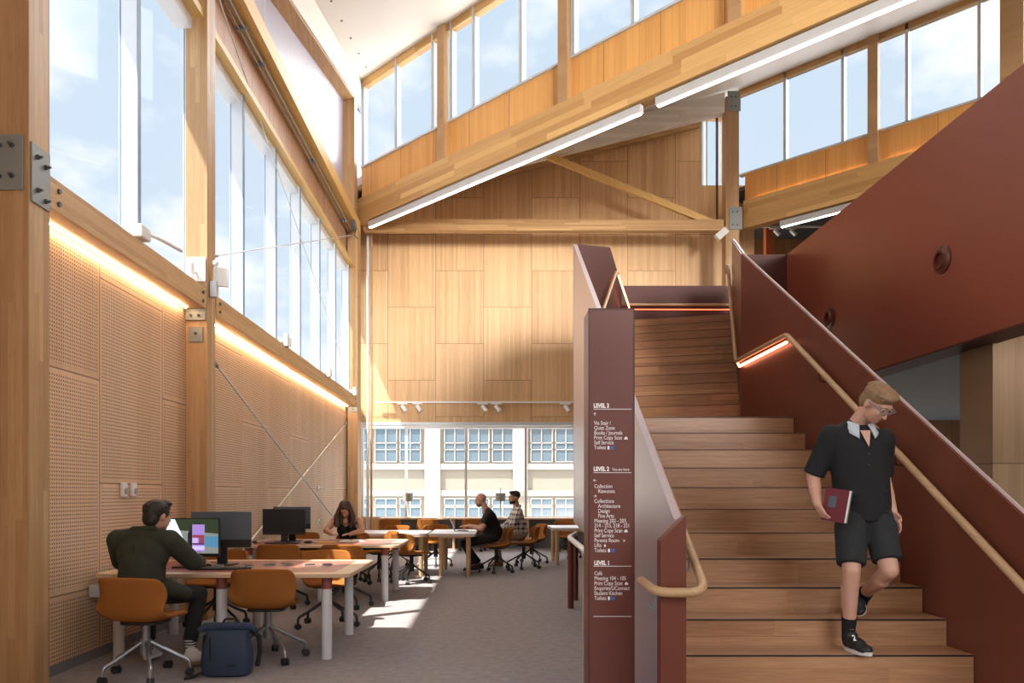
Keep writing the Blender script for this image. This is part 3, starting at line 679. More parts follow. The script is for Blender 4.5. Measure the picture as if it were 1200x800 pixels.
MB().tube([(0, -.1, -.12), (.06, -.15, -.22), (.02, -.12, -.34), (.08, -.05, -.42)], .012, 6).build('cable_end', M['bolt'], t)
# thin steel brace rods
def rod(label, a, b, r=.012):
    a, b = Vector(a), Vector(b)
    t = thing('brace_rod', label, 'brace rod', a, 0, 'steel brace rods'); d = b-a
    MB().tube([(0, 0, 0), d*.03], r*2.0, 8).build('clevis', M['steel'], t, smooth=True)
    MB().tube([d*.02, d], r, 8).build('rod_shaft', M['alu'], t, smooth=True)
rod('brace rod falling from the second column across the perforated wall', (-3.1, 8.26, 2.87), (-3.1, 16.86, .25))
rod('brace rod rising from the floor behind the monitors to the corner column', (-3.225, 16.86, 2.95), (-3.225, 8.28, .12))
rod('brace rod rising across the long windows from the second column', (-3.1, 8.26, 3.95), (-3.1, 16.86, 7.15), .009)
rod('brace rod falling across the long windows to the corner column', (-3.13, 8.26, 7.2), (-3.13, 16.86, 3.75), .009)
# conduit with brackets under the ring beam
t = thing('conduit_pipe', 'dark conduit running under the yellow ring beam', 'conduit', (-3.12, 8.3, 7.24))
MB().tube([(0, 0, 0), (0, 8.6, 0)], .018, 8).build('pipe_shaft', M['grey_metal'], t, smooth=True)
MB().tube([(-.06, .2, -.02), (-.06, 8.6, -.02)], .012, 8).build('pipe_shaft', M['grey_metal'], t, smooth=True)
for y in (1.2, 2.0, 5.0, 7.9): MB().box((-.1, y-.015, -.04), (.03, y+.015, .03)).build('clip', M['grey_metal'], t)
# white spotlights on the sill beam
def beam_spot(label, y, style=0, x=-3.05, z=3.57):
    t = thing('beam_spotlight', label, 'spotlight', (x, y, z), 0, 'white spotlights on the sill beam')
    MB().box((-.06, -.05, 0), (.0, .05, .06)).build('bracket', M['white'], t, bevel=.005)
    MB().cyl((.05, -.02, -.06), (.05, -.02, .12), .042, n=18).build('lamp_head', M['white'], t, smooth=True)
    MB().cyl((.05, -.02, -.068), (.05, -.02, -.058), .036, n=18).build('lamp_lens', M['blk'], t)
    MB().box((-.01, .1, -.02), (.07, .2, .1)).build('driver_box', M['white'], t, bevel=.008)
    MB().tube([(.0, -.02, .03), (.05, -.02, .03)], .014, 8).build('knuckle', M['white'], t)
beam_spot('white beam spotlight halfway along the long sill beam, first after the second column', 11.05)
beam_spot('white beam spotlight halfway between the first one and the corner column', 13.95)
beam_spot('white beam spotlight at the corner column end of the sill beam', 16.6)
t = thing('window_opener', 'white window opener with a curved arm on the sill under the tall window', 'window opener', (-3.06, 6.55, 3.565))
MB().box((-.03, -.09, 0), (.06, .09, .11)).build('motor_box', M['white'], t, bevel=.012)
MB().tube(fillet([(.03, .1, .08), (.05, .28, .1), (.16, .5, .06)], .1), .018, 8).build('arm', M['white'], t, smooth=True)
t = thing('column_spotlight', 'cluster of a white cylinder lamp and wall bracket on the second column', 'spotlight', (-3.14, 7.995, 3.6))
MB().box((-.1, -.02, .0), (.11, -.002, .26)).build('wall_plate', M['white'], t, bevel=.006)
MB().cyl((-.02, -.1, -.06), (-.02, -.1, .17), .045, n=18).build('lamp_head', M['white'], t, smooth=True)
MB().cyl((-.02, -.1, -.07), (-.02, -.1, -.058), .038, n=18).build('lamp_lens', M['blk'], t)
MB().tube([(-.02, -.1, .06), (.02, -.01, .1)], .014, 8).build('arm', M['white'], t)
t = thing('mounted_sensor', 'white flat box with a round sensor on the room side of the second column', 'sensor', (-3.012, 8.08, 3.6))
MB().obox((.09, .05, .09), (.16, .04, .2), Euler((.0, 0, .35)).to_matrix()).build('panel', M['white'], t, bevel=.006)
MB().box((0, -.03, -.14), (.07, .05, .03)).build('driver_box', M['alu'], t, bevel=.004)
MB().ell((.06, -.02, .22), (.032, .032, .032)).build('sensor_dome', M['white'], t, smooth=True)
MB().cyl((.04, 0, .08), (.06, -.02, .22), .012, n=8).build('stem', M['white'], t)
# wall switches and sockets
def switch(label, y, z, w=.085, h=.12):
    t = thing('wall_switch', label, 'switch', (-3.25, y, z), 0, 'switch plates on the perforated wall')
    MB().box((0.002, -w/2, -h/2), (.03, w/2, h/2)).build('switch_plate', M['white'], t, bevel=.004)
    MB().cyl((.03, .01, -.015), (.038, .01, -.015), .028, n=14).build('dial', M['lampgrey'], t)
switch('white control plate with a dial, the one closer to the window column', 6.62, 1.385)
switch('white control plate beside the first, closer to the second column', 6.8, 1.385)
switch('small pale socket plate on the far end of the perforated wall, upper', 14.1, 1.44, .1, .1)
switch('small pale socket plate on the far end of the perforated wall, lower', 14.1, .82, .1, .1)
t = thing('junction_box', 'grey junction box on the wall under the close desk', 'junction box', (-3.245, 6.15, .56))
MB().box((0, -.09, -.05), (.09, .09, .05)).build('box_body', M['alu'], t, bevel=.006)
MB().box((.09, -.02, -.03), (.16, .04, .06)).build('plug', M['grey_metal'], t, bevel=.006)
# warm wall washers tucked behind the sill beams
for i, (a, b) in enumerate(((5.2, 7.9), (8.4, 16.8))):
    tag(MB().box((-3.208, a, 3.298), (-3.198, b, 3.309)).build('mounted_light_strip', emit('warm wall washer %d' % i, (1, .76, .48), 42 if i == 0 else 55)), 'warm light strip hidden behind the ' + ('short' if i == 0 else 'long') + ' sill beam', 'light strip', 'light strips behind the sill beams')

# ------------------------------------------------------------------ desks
def table(label, x0, x1, y0, y1, h, legs, style):
    cx, cy = (x0+x1)/2, (y0+y1)/2; w, d = x1-x0, y1-y0
    t = thing('study_table', label, 'table', (cx, cy, 0), 0, 'study tables')
    th = .032
    mb = MB().slab(rrect(w, d, .09 if style == 'lino' else .04), h-th, h); mb.build('table_top', M['tt_edge'] if style == 'lino' else M['tt_white'], t, bevel=.003)
    if style == 'lino': MB().slab(rrect(w-.3, d-.26, .05), h, h+.0015).build('desktop_inlay', M['tt_lino'], t)
    else: MB().slab(rrect(w-.004, d-.004, .04), h-th-.02, h-th).build('edge_band', M['tt_edge'], t)
    for lx, ly in legs:
        if style == 'lino':
            lg = MB().cyl((lx-cx, ly-cy, 0), (lx-cx, ly-cy, h-th-.1), .043, n=20).build('leg', M['leg_w'], t, smooth=True)
            MB().cyl((lx-cx, ly-cy, h-th-.1), (lx-cx, ly-cy, h-th), .043, n=20).build('collar', M['leg_r'], lg, smooth=True)
        else:
            MB().cyl((lx-cx, ly-cy, 0), (lx-cx, ly-cy, h-th), .034, .042, n=16).build('leg', M['leg_t'], t, smooth=True)
    if style == 'lino':
        MB().box((-w/2+.2, -.04, h-th-.07), (w/2-.2, .04, h-th)).build('underframe', M['blk'], t)
    else:
        MB().box((-w/2+.2, -d/2+.06, h-th-.045), (w/2-.2, d/2-.06, h-th)).build('underframe', M['tt_edge'], t)
TH = .705
table('terracotta topped desk with white legs, where the man in the olive jacket sits', -3.2, -1.13, 6.02, 7.32, TH, [(-3.04, 6.14), (-2.2, 6.14), (-1.34, 6.14), (-3.04, 7.2), (-2.24, 7.2), (-1.36, 7.2)], 'lino')
table('terracotta topped desk with white legs, where the woman reads', -3.2, -1.14, 9.33, 10.62, TH, [(-3.04, 9.45), (-2.14, 9.45), (-1.33, 9.45), (-3.04, 10.5), (-2.24, 10.5), (-1.33, 10.5)], 'lino')
table('pale table on beech legs with the open laptop', -1.0, -.24, 12.05, 13.5, TH, [(-.8, 12.17), (-.36, 12.17), (-.8, 13.35), (-.36, 13.35)], 'pale')
table('pale table on beech legs between the chairs, beside the laptop table', -2.35, -1.03, 12.05, 13.2, TH, [(-2.2, 12.17), (-1.13, 12.17), (-2.2, 13.08), (-1.13, 13.08)], 'pale')
table('pale table on beech legs beside the stair guard rail', 1.15, 2.75, 14.1, 15.3, TH, [(1.26, 14.22), (2.6, 14.22), (1.26, 15.18), (2.6, 15.18)], 'pale')
t = thing('window_counter', 'long low timber counter under the end window', 'counter', (0, 18.45, 0))
MB().box((-2.7, -.3, .72), (3.0, .25, .76)).build('counter_top', M['tt_edge'], t, bevel=.004)
MB().box((-2.7, .12, 0), (3.0, .16, .72)).build('back_panel', M['svc'], t)
for x in (-2.6, -.9, .9, 2.8): MB().box((x-.03, -.25, 0), (x+.03, .12, .72)).build('leg', M['leg_t'], t)
# grey shaded lamps on the counter
lt = None
for x, lab in ((-2.02, 'grey drum lamp on a thin stem on the window counter, nearer the corner'), (.24, 'grey drum lamp on the window counter behind the bald man')):
    if lt is None:
        lt = thing('counter_lamp', lab, 'lamp', (x, 18.35, .761), 0, 'drum lamps on the window counter')
        MB().lathe([(0, 0), (.09, 0), (.09, .015), (.0, .02)]).build('lamp_base', M['white'], lt, smooth=True)
        MB().cyl((0, 0, .015), (0, 0, .72), .014, n=10).build('lamp_stem', M['white'], lt)
        MB().lathe([(.0, .4), (.125, .4), (.125, .6), (0, .6)], n=24).build('lamp_shade', M['lampgrey'], lt, smooth=True)
    else: dup(lt, (x, 18.35, .761), 0, lab)

# ------------------------------------------------------------------ chairs
def chair_shell():
    """upholstered bucket: seat swept up into a back that wraps round the sitter; sitter faces +Y"""
    prof = [(.24, .432, .19, .0), (.228, .45, .215, .0), (.12, .455, .235, .012), (0, .447, .248, .03), (-.1, .442, .256, .05), (-.17, .446, .262, .075), (-.212, .478, .266, .095), (-.232, .54, .268, .10), (-.248, .61, .266, .088), (-.262, .69, .26, .07), (-.272, .74, .245, .055), (-.276, .762, .215, .045)]
    n = 12; vs = []; fs = []
    for y, z, w, lift in prof:
        k = max(0, min(1, (z-.46)/.18))
        for j in range(n+1):
            s = -1 + 2*j/n; e = abs(s)**3.2
            vs.append((w*s*(1-.03*e), y + lift*e*(1.25 if k > .3 else .6)*k*1.3, z + lift*e*(1-k)*.7 - (.012*e if z > .7 else 0)))
    m = len(prof)
    fs = [(i*(n+1)+j, i*(n+1)+j+1, (i+1)*(n+1)+j+1, (i+1)*(n+1)+j) for i in range(m-1) for j in range(n)]
    me = bpy.data.meshes.new('seat_shell'); me.from_pydata(vs, [], fs)
    o = bpy.data.objects.new('seat_shell', me); COL.objects.link(o)
    a = o.modifiers.new('t', 'SOLIDIFY'); a.thickness = .034; a.offset = 0
    b = o.modifiers.new('s', 'SUBSURF'); b.levels = 2; b.render_levels = 2
    dg = bpy.context.evaluated_depsgraph_get(); dg.update(); m2 = bpy.data.meshes.new_from_object(o.evaluated_get(dg)); m2.name = 'seat_shell'
    bpy.data.objects.remove(o)
    for p in m2.polygons: p.use_smooth = True
    return m2
SHELL = chair_shell(); SHELL.materials.append(M['fab'])
def make_chair(label, base_mat):
    t = thing('swivel_chair', label, 'chair', (0, 0, 0), 0, 'mustard swivel chairs')
    link('seat_shell', SHELL, None, t)
    MB().slab(rrect(.3, .28, .08), .405, .425).build('seat_plate', M['blk'], t)
    MB().cyl((0, 0, .27), (0, 0, .405), .03, n=14).cyl((0, 0, .17), (0, 0, .29), .04, n=14).build('gas_column', base_mat, t, smooth=True)
    for i in range(5):
        a = 2*PI*i/5 + .35; d = Vector((math.cos(a), math.sin(a), 0))
        lg = MB().tube(fillet([d*.02+V(0, 0, .27), d*.23+V(0, 0, .15), d*.30+V(0, 0, .12), d*.305+V(0, 0, .06)], .05, 3), .014, 8, rr=None).build('base_leg', base_mat, t, smooth=True)
        r = Vector((-d.y, d.x, 0)); c = d*.305+V(0, 0, .03)
        MB().cyl(c-r*.024, c-r*.006, .03, n=14).cyl(c+r*.006, c+r*.024, .03, n=14).build('caster', M['blk'], lg)
    return t
ch_g = make_chair('mustard chair with grey steel base, the man in the olive jacket sits in it', M['grey_metal'])
ch_g.location = (-2.53, 5.51, 0); ch_g.rotation_euler.z = -.14
ch_b = make_chair('mustard chair facing the viewer across the close desk, half of its back in sunlight', M['blk'])
ch_b.location = (-1.66, 7.62, 0); ch_b.rotation_euler.z = PI+.25
CHAIRS = [  # source, x, y, rotation, label
 (ch_g, -1.815, 6.12, .06, 'empty mustard chair with its back to the viewer, beside the navy backpack'),
 (ch_b, -2.78, 7.62, PI-.3, 'mustard chair across the close desk behind the lit monitor'),
 (ch_b, -2.5, 8.98, .05, 'mustard chair backing onto the aisle under the dark monitors'),
 (ch_b, -1.73, 8.95, -.05, 'mustard chair with its back to the viewer, in front of the reading woman'),
 (ch_b, -2.08, 11.18, PI, 'mustard chair the reading woman sits on'),
 (ch_b, -2.85, 11.2, PI-.1, 'mustard chair behind the dark monitors across the second desk'),
 (ch_b, -1.74, 11.74, PI/2+.4, 'mustard chair in shade right beside the elbow of the reading woman'),
 (ch_b, -1.2, 11.38, -.75, 'mustard chair with a sunlit edge, turned side on past the end of the second desk'),
 (ch_b, -1.75, 13.75, PI-.1, 'mustard chair across the pale table, with a sunlit top edge near the corner'),
 (ch_b, -1.02, 13.95, PI+.05, 'mustard chair across the pale table, the sunlit seat seen between table legs'),
 (ch_b, .1, 12.88, PI/2+.12, 'mustard chair the bald man sits on'),
 (ch_b, .6, 13.6, PI/2+.1, 'mustard chair the man in the checked shirt sits on'),
 (ch_b, .8, 14.6, PI/2+.3, 'empty mustard chair behind the man in the checked shirt'),
 (ch_b, 1.58, 15.75, PI, 'mustard chair across the pale table by the guard rail'),
 (ch_b, -2.35, 17.6, .1, 'mustard chair at the window counter closest to the corner pipe'),
 (ch_b, -1.45, 17.6, -.05, 'mustard chair at the window counter behind the laptop table'),
 (ch_b, -.42, 17.6, .05, 'mustard chair at the window counter behind the open laptop'),
 (ch_b, 1.75, 17.6, 0, 'mustard chair at the window counter beside the stair'),
]
for src, x, y, r, lab in CHAIRS: dup(src, (x, y, 0), r, lab)

# ------------------------------------------------------------------ things on the desks
def monitor(label, x, y, rz, w=.56, h=.335, z=.80, back=False, screen=None):
    """screen faces -Y before rotation"""
    t = thing('monitor', label, 'monitor', (x, y, TH+.002), rz)
    b = z-TH
    MB().box((-w/2, 0, b), (w/2, .022, b+h)).build('housing', M['blk'] if not back else M['mon_back'], t, bevel=.004)
    if back: MB().box((-w/2, -.004, b), (w/2, .0, b+.07)).build('chin', M['blk'], t)
    else: MB().box((-w/2+.008, -.0025, b+.03), (w/2-.008, 0, b+h-.008)).build('screen', screen or M['screen_off'], t)
    MB().box((-.045, .022, .01), (.045, .05, b+h*.5)).build('stand_neck', M['blk'], t, bevel=.004)
    MB().slab(rrect(.25, .19, .03), 0, .012).xf(Matrix.Translation((0, .03, 0))).build('stand_foot', M['blk'], t)
    return t, b
m1, b = monitor('lit monitor showing a slide with a phone, facing the man in the olive jacket', -2.62, 6.5, -.06)
def scr(name, poly, mat, dy=0):
    MB().add([(x, -.004-dy, z) for x, z in poly], [tuple(range(len(poly)))]).build(name, mat, m1)
SZ = b+.03; SW = .27
def em(name, c, s=.9): return emit(name, c, s)
scr('slide_photo', [(-SW, SZ), (SW, SZ), (SW, SZ+.295), (-SW, SZ+.295)], em('screen photo grey', (.22, .26, .25), .7))
scr('slide_photo_tree', [(-.08, SZ+.2), (SW, SZ+.17), (SW, SZ+.295), (-.12, SZ+.295)], em('screen photo green', (.03, .05, .025), .6), .0004)
scr('slide_photo_person', [(.0, SZ+.02), (.12, SZ+.01), (.12, SZ+.27), (.04, SZ+.25), (.0, SZ+.17)], em('screen dark', (.02, .018, .03), .5), .0006)
scr('slide_photo_sign', [(.15, SZ+.06), (SW, SZ+.05), (SW, SZ+.15), (.15, SZ+.15)], em('screen blue', (.08, .25, .42), .7), .0006)
scr('slide_panel', [(-SW, SZ), (.02, SZ), (-.115, SZ+.295), (-SW, SZ+.295)], em('screen white', (.72, .8, .95), .95), .001)
scr('slide_phone', [(.04, SZ+.015), (.15, SZ+.015), (.15, SZ+.25), (.04, SZ+.25)], em('screen violet', (.32, .22, .6), .8), .0014)
for i, (z0, z1, x0, x1, c) in enumerate(((.135, .16, .042, .148, (.25, .05, .07)), (.075, .09, .042, .148, (.08, .03, .12)), (.09, .135, .1, .148, (.22, .06, .1)), (.09, .135, .042, .09, (.5, .4, .8)), (.03, .065, .042, .148, (.55, .5, .9)))):
    scr('phone_tile', [(x0, SZ+z0), (x1, SZ+z0), (x1, SZ+z1), (x0, SZ+z1)], em('phone tile %d' % i, c, .8), .0018)
tm = text_mesh([('Download', -.2, SZ+.145, .03, 1), ('the App', -.2, SZ+.11, .03, 1)]); tm.xf(Matrix.Translation((0, -.0058, 0)))
tm.build('slide_lettering', M['blk'], m1)
monitor('slate monitor behind the lit one, facing away with a black lower edge', -2.42, 6.74, 0, w=.54, h=.32, z=.865, back=True)
monitor('black switched off monitor on the second desk, in front', -2.72, 9.88, .03, h=.34, z=.805)
monitor('black monitor standing back to back behind the switched off one', -2.68, 10.12, .03, w=.5, h=.30, z=.87, back=True)
def keyboard(label, x, y, rz):
    t = thing('keyboard', label, 'keyboard', (x, y, TH+.0018), rz, 'keyboards on the desks')
    MB().box((-.21, -.065, 0), (.21, .065, .014)).build('keyboard_body', M['blk'], t, bevel=.003)
    k = MB()
    for r in range(5):
        for c in range(14): k.box((-.2+c*.0286, -.057+r*.0235, .014), (-.2+c*.0286+.024, -.057+r*.0235+.019, .018))
    k.build('keys', M['dark'], t)
    return t
k1 = keyboard('black keyboard on the close desk, beside the elbow of the man in olive', -2.28, 6.36, .1)
dup(k1, (-2.66, 9.6, TH+.0018), -.02, 'black keyboard under the switched off monitor on the second desk')
def mouse(label, x, y, rz):
    t = thing('computer_mouse', label, 'mouse', (x, y, TH+.0035), rz, 'mice on the desks')
    MB().ell((0, 0, .0205), (.034, .055, .02)).build('mouse_body', M['blk'], t, smooth=True)
    MB().tube([(0, .05, .012), (.02, .1, .006), (-.0, .16, .005)], .003, 6).build('mouse_cord', M['blk'], t)
    return t
m0 = mouse('black mouse on the close desk by the edge', -2.02, 6.24, .3)
dup(m0, (-3.02, 9.62, TH+.0035), .1, 'black mouse at the wall end of the second desk')
dup(m0, (-2.34, 9.62, TH+.0035), -1.2, 'black mouse beside the switched off monitor')
SLIPS = [(-2.4, 6.6, .3, 'by the keyboard'), (-2.14, 6.62, -.2, 'behind the mouse'), (-1.98, 6.72, .1, 'in the middle of the desktop'), (-1.83, 6.74, -.3, 'beside the middle one'), (-1.62, 6.7, .2, 'near the sunlit end'), (-1.47, 6.72, -.1, 'closest to the sunlit end')]
s0 = None
for x, y, r, w in SLIPS:
    lab = 'small white card on the close desk, ' + w
    if s0 is None: s0 = tag(MB().add([(-.055, -.03, 0), (.055, -.03, 0), (.05, .03, .0), (-.05, .03, .0), (-.055, -.03, .022), (.055, -.03, .022)], [(0, 1, 2, 3), (4, 5, 2, 3)]).build('desk_card', M['paper'], None, loc=(x, y, TH+.003)), lab, 'card', 'white cards on the close desk'); s0.rotation_euler.z = r
    else:
        c = s0.copy(); COL.objects.link(c); c.location = (x, y, TH+.003); c.rotation_euler.z = r; c['label'] = lab
bk = thing('open_book', 'open white book under the reading woman\u2019s hands', 'book', (-1.86, 10.05, TH+.003), .2)
pg = MB()
for s in (-1, 1):
    pr = [(0, .004), (.04*s, .02), (.1*s, .018), (.16*s, .006), (.16*s, 0), (0, 0)]
    pg.yprism(pr if s < 0 else pr[::-1], -.11, .11)
pg.build('pages', M['paper'], bk); MB().box((-.165, -.115, -.0015), (.165, .115, 0)).build('book_cover', M['tt_lino'], bk)
tag(MB().slab(rrect(.24, .16, .01), 0, .012).build('yellow_notebook', plain('yellow notebook cover', (.7, .42, .06), .6), None, loc=(-2.12, 9.72, TH+.003)), 'yellow notebook lying before the reading woman', 'notebook')
# cables behind the second desk monitors
cb = thing('desk_cables', 'loose white cables at the wall end of the second desk', 'cable', (-3.02, 9.9, TH+.004))
MB().tube([(-.06, .2, .01), (-.03, .05, .03), (.0, .12, .01), (.03, -.02, .02), (.035, .05, .01)], .006, 6).build('cable', M['white'], cb)
MB().tube([(-.07, -.05, .01), (-.02, .12, .02), (.0, .02, .01), (.03, .12, .02)], .005, 6).build('cable', M['white'], cb)
# laptop
lp = thing('laptop', 'open dark laptop in front of the bald man', 'laptop', (-.5, 12.9, TH+.002), PI/2)
MB().slab(rrect(.33, .23, .012), 0, .014).build('laptop_base', M['grey_metal'], lp)
MB().box((-.14, -.07, .014), (.14, .06, .0155)).build('laptop_keys', M['blk'], lp)
sc_ = MB().box((-.165, -.004, 0), (.165, .004, .23)); sc_.xf(Matrix.Translation((0, .115, .014)) @ Matrix.Rotation(-.42, 4, 'X')); sc_.build('laptop_screen', M['blk'], lp, bevel=.002)
# backpack
bp = thing('backpack', 'navy roll top backpack standing on the carpet between two chairs', 'backpack', (-1.96, 5.6, 0), .05)
prof = [(-.165, 0), (.165, 0), (.185, .1), (.175, .25), (.15, .33), (-.15, .33), (-.175, .25), (-.185, .1)]
bm_ = MB()
def bagring(z, w, d, n=20):
    out = []
    for i in range(n):
        a = 2*PI*i/n; c, s_ = math.cos(a), math.sin(a)
        out.append((w*math.copysign(abs(c)**.55, c), d*math.copysign(abs(s_)**.6, s_), z))
    return out
rings = [(0, .15, .08), (.015, .175, .1), (.1, .185, .115), (.2, .175, .105), (.28, .155, .085), (.32, .155, .05), (.335, .165, .035)]
vs = [p for r in rings for p in bagring(*r)]
bm_.add(vs, [(i*20+j, i*20+(j+1) % 20, (i+1)*20+(j+1) % 20, (i+1)*20+j) for i in range(6) for j in range(20)] + [tuple(range(19, -1, -1)), tuple(120+j for j in range(20))])
bm_.build('bag_body', M['bag'], bp, smooth=True)
MB().tube([(-.21, -.02, .335), (-.17, 0, .355), (0, 0, .36), (.17, 0, .355), (.21, -.02, .335)], .03, 10, rr=[.018, .03, .034, .03, .018]).build('roll_top', M['bag'], bp, smooth=True)
MB().tube(fillet([(-.05, .03, .37), (-.03, .03, .41), (.06, .03, .41), (.08, .03, .37)], .03), .009, 8).build('grab_handle', M['strap'], bp, smooth=True)
for s in (-1, 1): MB().tube([(s*.12, .1, .33), (s*.2, .12, .26), (s*.21, .11, .15), (s*.19, .1, .04)], .018, 8).build('shoulder_strap', M['strap'], bp, smooth=True)
MB().tube([(-.17, -.06, .03), (-.22, -.12, .012), (-.26, -.16, .01)], .012, 8).build('loose_strap', M['strap'], bp, smooth=True)
MB().box((.03, -.116, .085), (.085, -.108, .1)).build('patch', M['strap'], bp)
MB().box((-.1, -.114, .12), (-.094, -.1, .3)).build('zip', M['strap'], bp)

# ------------------------------------------------------------------ the pale building outside
nb = thing('neighbour_building', 'pale rendered building with gridded windows seen through the end window', 'building', (0, 34, -5))
kx = 34/880
def bx(px): return (px-575)*kx
def bz(py): return EYE+(578-py)*kx
def nbb(mb, n, m, par=nb): mb.xf(Matrix.Translation((0, -34, 5))); return mb.build(n, m, par)
nbb(MB().box((-14, 34, -5), (16, 34.4, 5.6)), 'facade', M['cream'])
nbb(MB().box((-14, 33.85, bz(550)), (16, 34, bz(543))), 'string_course', M['cream2'])
nbb(MB().box((-14, 33.8, bz(499)), (16, 34, bz(488))), 'cornice', M['cream2'])
for px in (508, 524-14): pass
nbb(MB().box((bx(498), 33.8, -5), (bx(516), 34, bz(499))), 'pilaster', M['cream2'])
nbb(MB().box((bx(601), 33.8, bz(575)), (bx(618), 34, bz(499))), 'pilaster', M['cream2'])
nbb(MB().box((-14, 33.9, bz(581)), (16, 34, bz(574))), 'string_course', M['cream2'])
for (a, b_) in ((395, 412), (416, 434), (440, 465), (469, 493), (521, 545), (549, 573), (577, 601), (622, 647), (651, 675), (690, 714), (718, 742)):
    for y0, y1 in ((541, 501), (606, 584)):
        f = nbb(MB().box((bx(a), 33.94, bz(y0)), (bx(b_), 33.99, bz(y1))), 'window', M['bwin'])
        g_ = MB(); w_ = .022
        for i in range(3):
            x = bx(a)+(bx(b_)-bx(a))*i/2; g_.box((x-w_, 33.9, bz(y0)), (x+w_, 33.95, bz(y1)))
        for z in (bz(y0), bz(y0)+.55, bz(y0)+.0+(bz(y1)-bz(y0))*.55, bz(y1)): g_.box((bx(a)-w_, 33.9, z-w_), (bx(b_)+w_, 33.95, z+w_))
        nbb(g_, 'glazing_bars', M['cream2'], f)
tag(struct('ground_outside', MB().box((-40, 19.2, -5.2), (40, 60, -5)), plain('pale paving', (.5, .48, .45), .9)), kind='structure')
# ------------------------------------------------------------------ people
def head_prims(mb, c, f, up, s=1.0, beard=False):
    """skull, jaw, nose, ears around centre c looking along f; returns the frame"""
    c = Vector(c); R3 = frame(f, up); P = lambda x, y, z: c + R3 @ (Vector((x, y, z))*s)
    E = lambda x, y, z, r: mb.ell(P(x, y, z), tuple(q*s for q in r), R3)
    E(0, -.012, .028, (.074, .093, .088)); E(0, .03, -.03, (.06, .062, .075)); E(0, .048, -.082, (.034, .034, .026))
    E(0, .02, -.062, (.054, .055, .04)); E(0, .074, .032, (.05, .018, .016))
    E(.03, .062, -.018, (.022, .022, .022)); E(-.03, .062, -.018, (.022, .022, .022))
    mb.capsule(P(0, .082, .022), P(0, .104, -.028), .008*s, .013*s); E(0, .09, -.032, (.018, .012, .009))
    for k in (-1, 1): E(.077*k, -.008, -.005, (.011, .02, .032))
    E(0, .078, -.055, (.022, .014, .012))
    return P, R3
def face_bits(par, P, R3, s=1.0, brow=None):
    for k in (-1, 1):
        MB().ell(P(.031*k, .079, .022), (.0125*s, .009*s, .008*s), R3).build('eye', M['eye_w'], par, smooth=True)
        MB().ell(P(.031*k, .0865, .011), (.006*s, .003*s, .006*s), R3).build('iris', M['eye_d'], par, smooth=True)
        if brow: MB().capsule(P(.014*k, .091, .032), P(.05*k, .08, .033), .0045*s, .003*s).build('eyebrow', brow, par, smooth=True)
    MB().ell(P(0, .09, -.055), (.021*s, .006*s, .0065*s), R3).build('mouth', M['lip'], par, smooth=True)
def hand(mb, w, d, n, curl=.5, side=1, s=1.0, spread=.1):
    """hand from wrist w along d, palm facing n; four unequal fingers and a thumb"""
    w, d, n = Vector(w), Vector(d).normalized(), Vector(n); n = (n - d*n.dot(d)).normalized(); r = d.cross(n)*side
    R3 = Matrix((r, d, n)).transposed()
    mb.ell(w + d*.045*s, (.036*s, .05*s, .015*s), R3); mb.ell(w + d*.06*s, (.038*s, .035*s, .014*s), R3)
    for i, (off, ln) in enumerate(((-.029, .068), (-.0095, .078), (.0105, .072), (.029, .055))):
        b = w + d*(.088 - abs(off)*.25)*s + r*off*s
        a = b - d*.03*s
        d1 = (d*math.cos(curl*.6) + n*math.sin(curl*.6) + r*off*spread*10).normalized(); d2 = (d*math.cos(curl*1.5) + n*math.sin(curl*1.5)).normalized(); d3 = (d*math.cos(curl*2.2) + n*math.sin(curl*2.2)).normalized()
        p1 = b + d1*ln*.48*s; p2 = p1 + d2*ln*.3*s; p3 = p2 + d3*ln*.24*s
        mb.capsule(a, b, .0088*s, .0088*s, 8, 3).capsule(b, p1, .0088*s, .008*s, 8, 3).capsule(p1, p2, .008*s, .0075*s, 8, 3).capsule(p2, p3, .0075*s, .0065*s, 8, 3)
    t0 = w + d*.025*s - r*.026*s; t1 = t0 + (d*.6 - r*.7 + n*.35).normalized()*.042*s; t2 = t1 + (d*.9 - r*.15 + n*.4).normalized()*.034*s
    mb.capsule(w + d*.015*s, t0, .015*s, .013*s, 8, 3).capsule(t0, t1, .013*s, .0095*s, 8, 3).capsule(t1, t2, .0095*s, .0078*s, 8, 3)
def limb(mb, pts, rs):
    for i in range(len(pts)-1): mb.capsule(pts[i], pts[i+1], rs[i], rs[i+1])
def shoe(par, heel, toe, mat, sole, name='shoe', tilt_n=(0, 0, 1)):
    heel, toe = Vector(heel), Vector(toe); f = (toe-heel).normalized(); R3 = frame(f, tilt_n); Ln = (toe-heel).length; c = (heel+toe)/2
    Q = lambda x, y, z: heel + R3 @ Vector((x, y*Ln/.27, z))
    mb = MB(); mb.ell(Q(0, .06, .055), (.043, .064, .052), R3).ell(Q(0, .125, .05), (.046, .09, .046), R3).ell(Q(0, .2, .034), (.047, .07, .034), R3).ell(Q(0, .06, .095), (.044, .05, .034), R3)
    s_ = organic(name, mb, mat, par, .006, 4)
    so = MB(); n = 18
    for z, k in ((0, .97), (.022, 1.0)):
        for i in range(n):
            a = 2*PI*i/n; x, y = math.cos(a), math.sin(a)
            so.v.append(tuple(Q(x*.051*k*(1 if y > 0 else .86), .135 + y*.138*k, z + (.012*max(0, y-.6) if z == 0 else .006*max(0, y)))))
    so.f = [(i, (i+1) % n, n+(i+1) % n, n+i) for i in range(n)] + [tuple(range(n-1, -1, -1)), tuple(range(n, 2*n))]
    so.build('sole', sole, s_, smooth=True)
    return s_, Q, R3
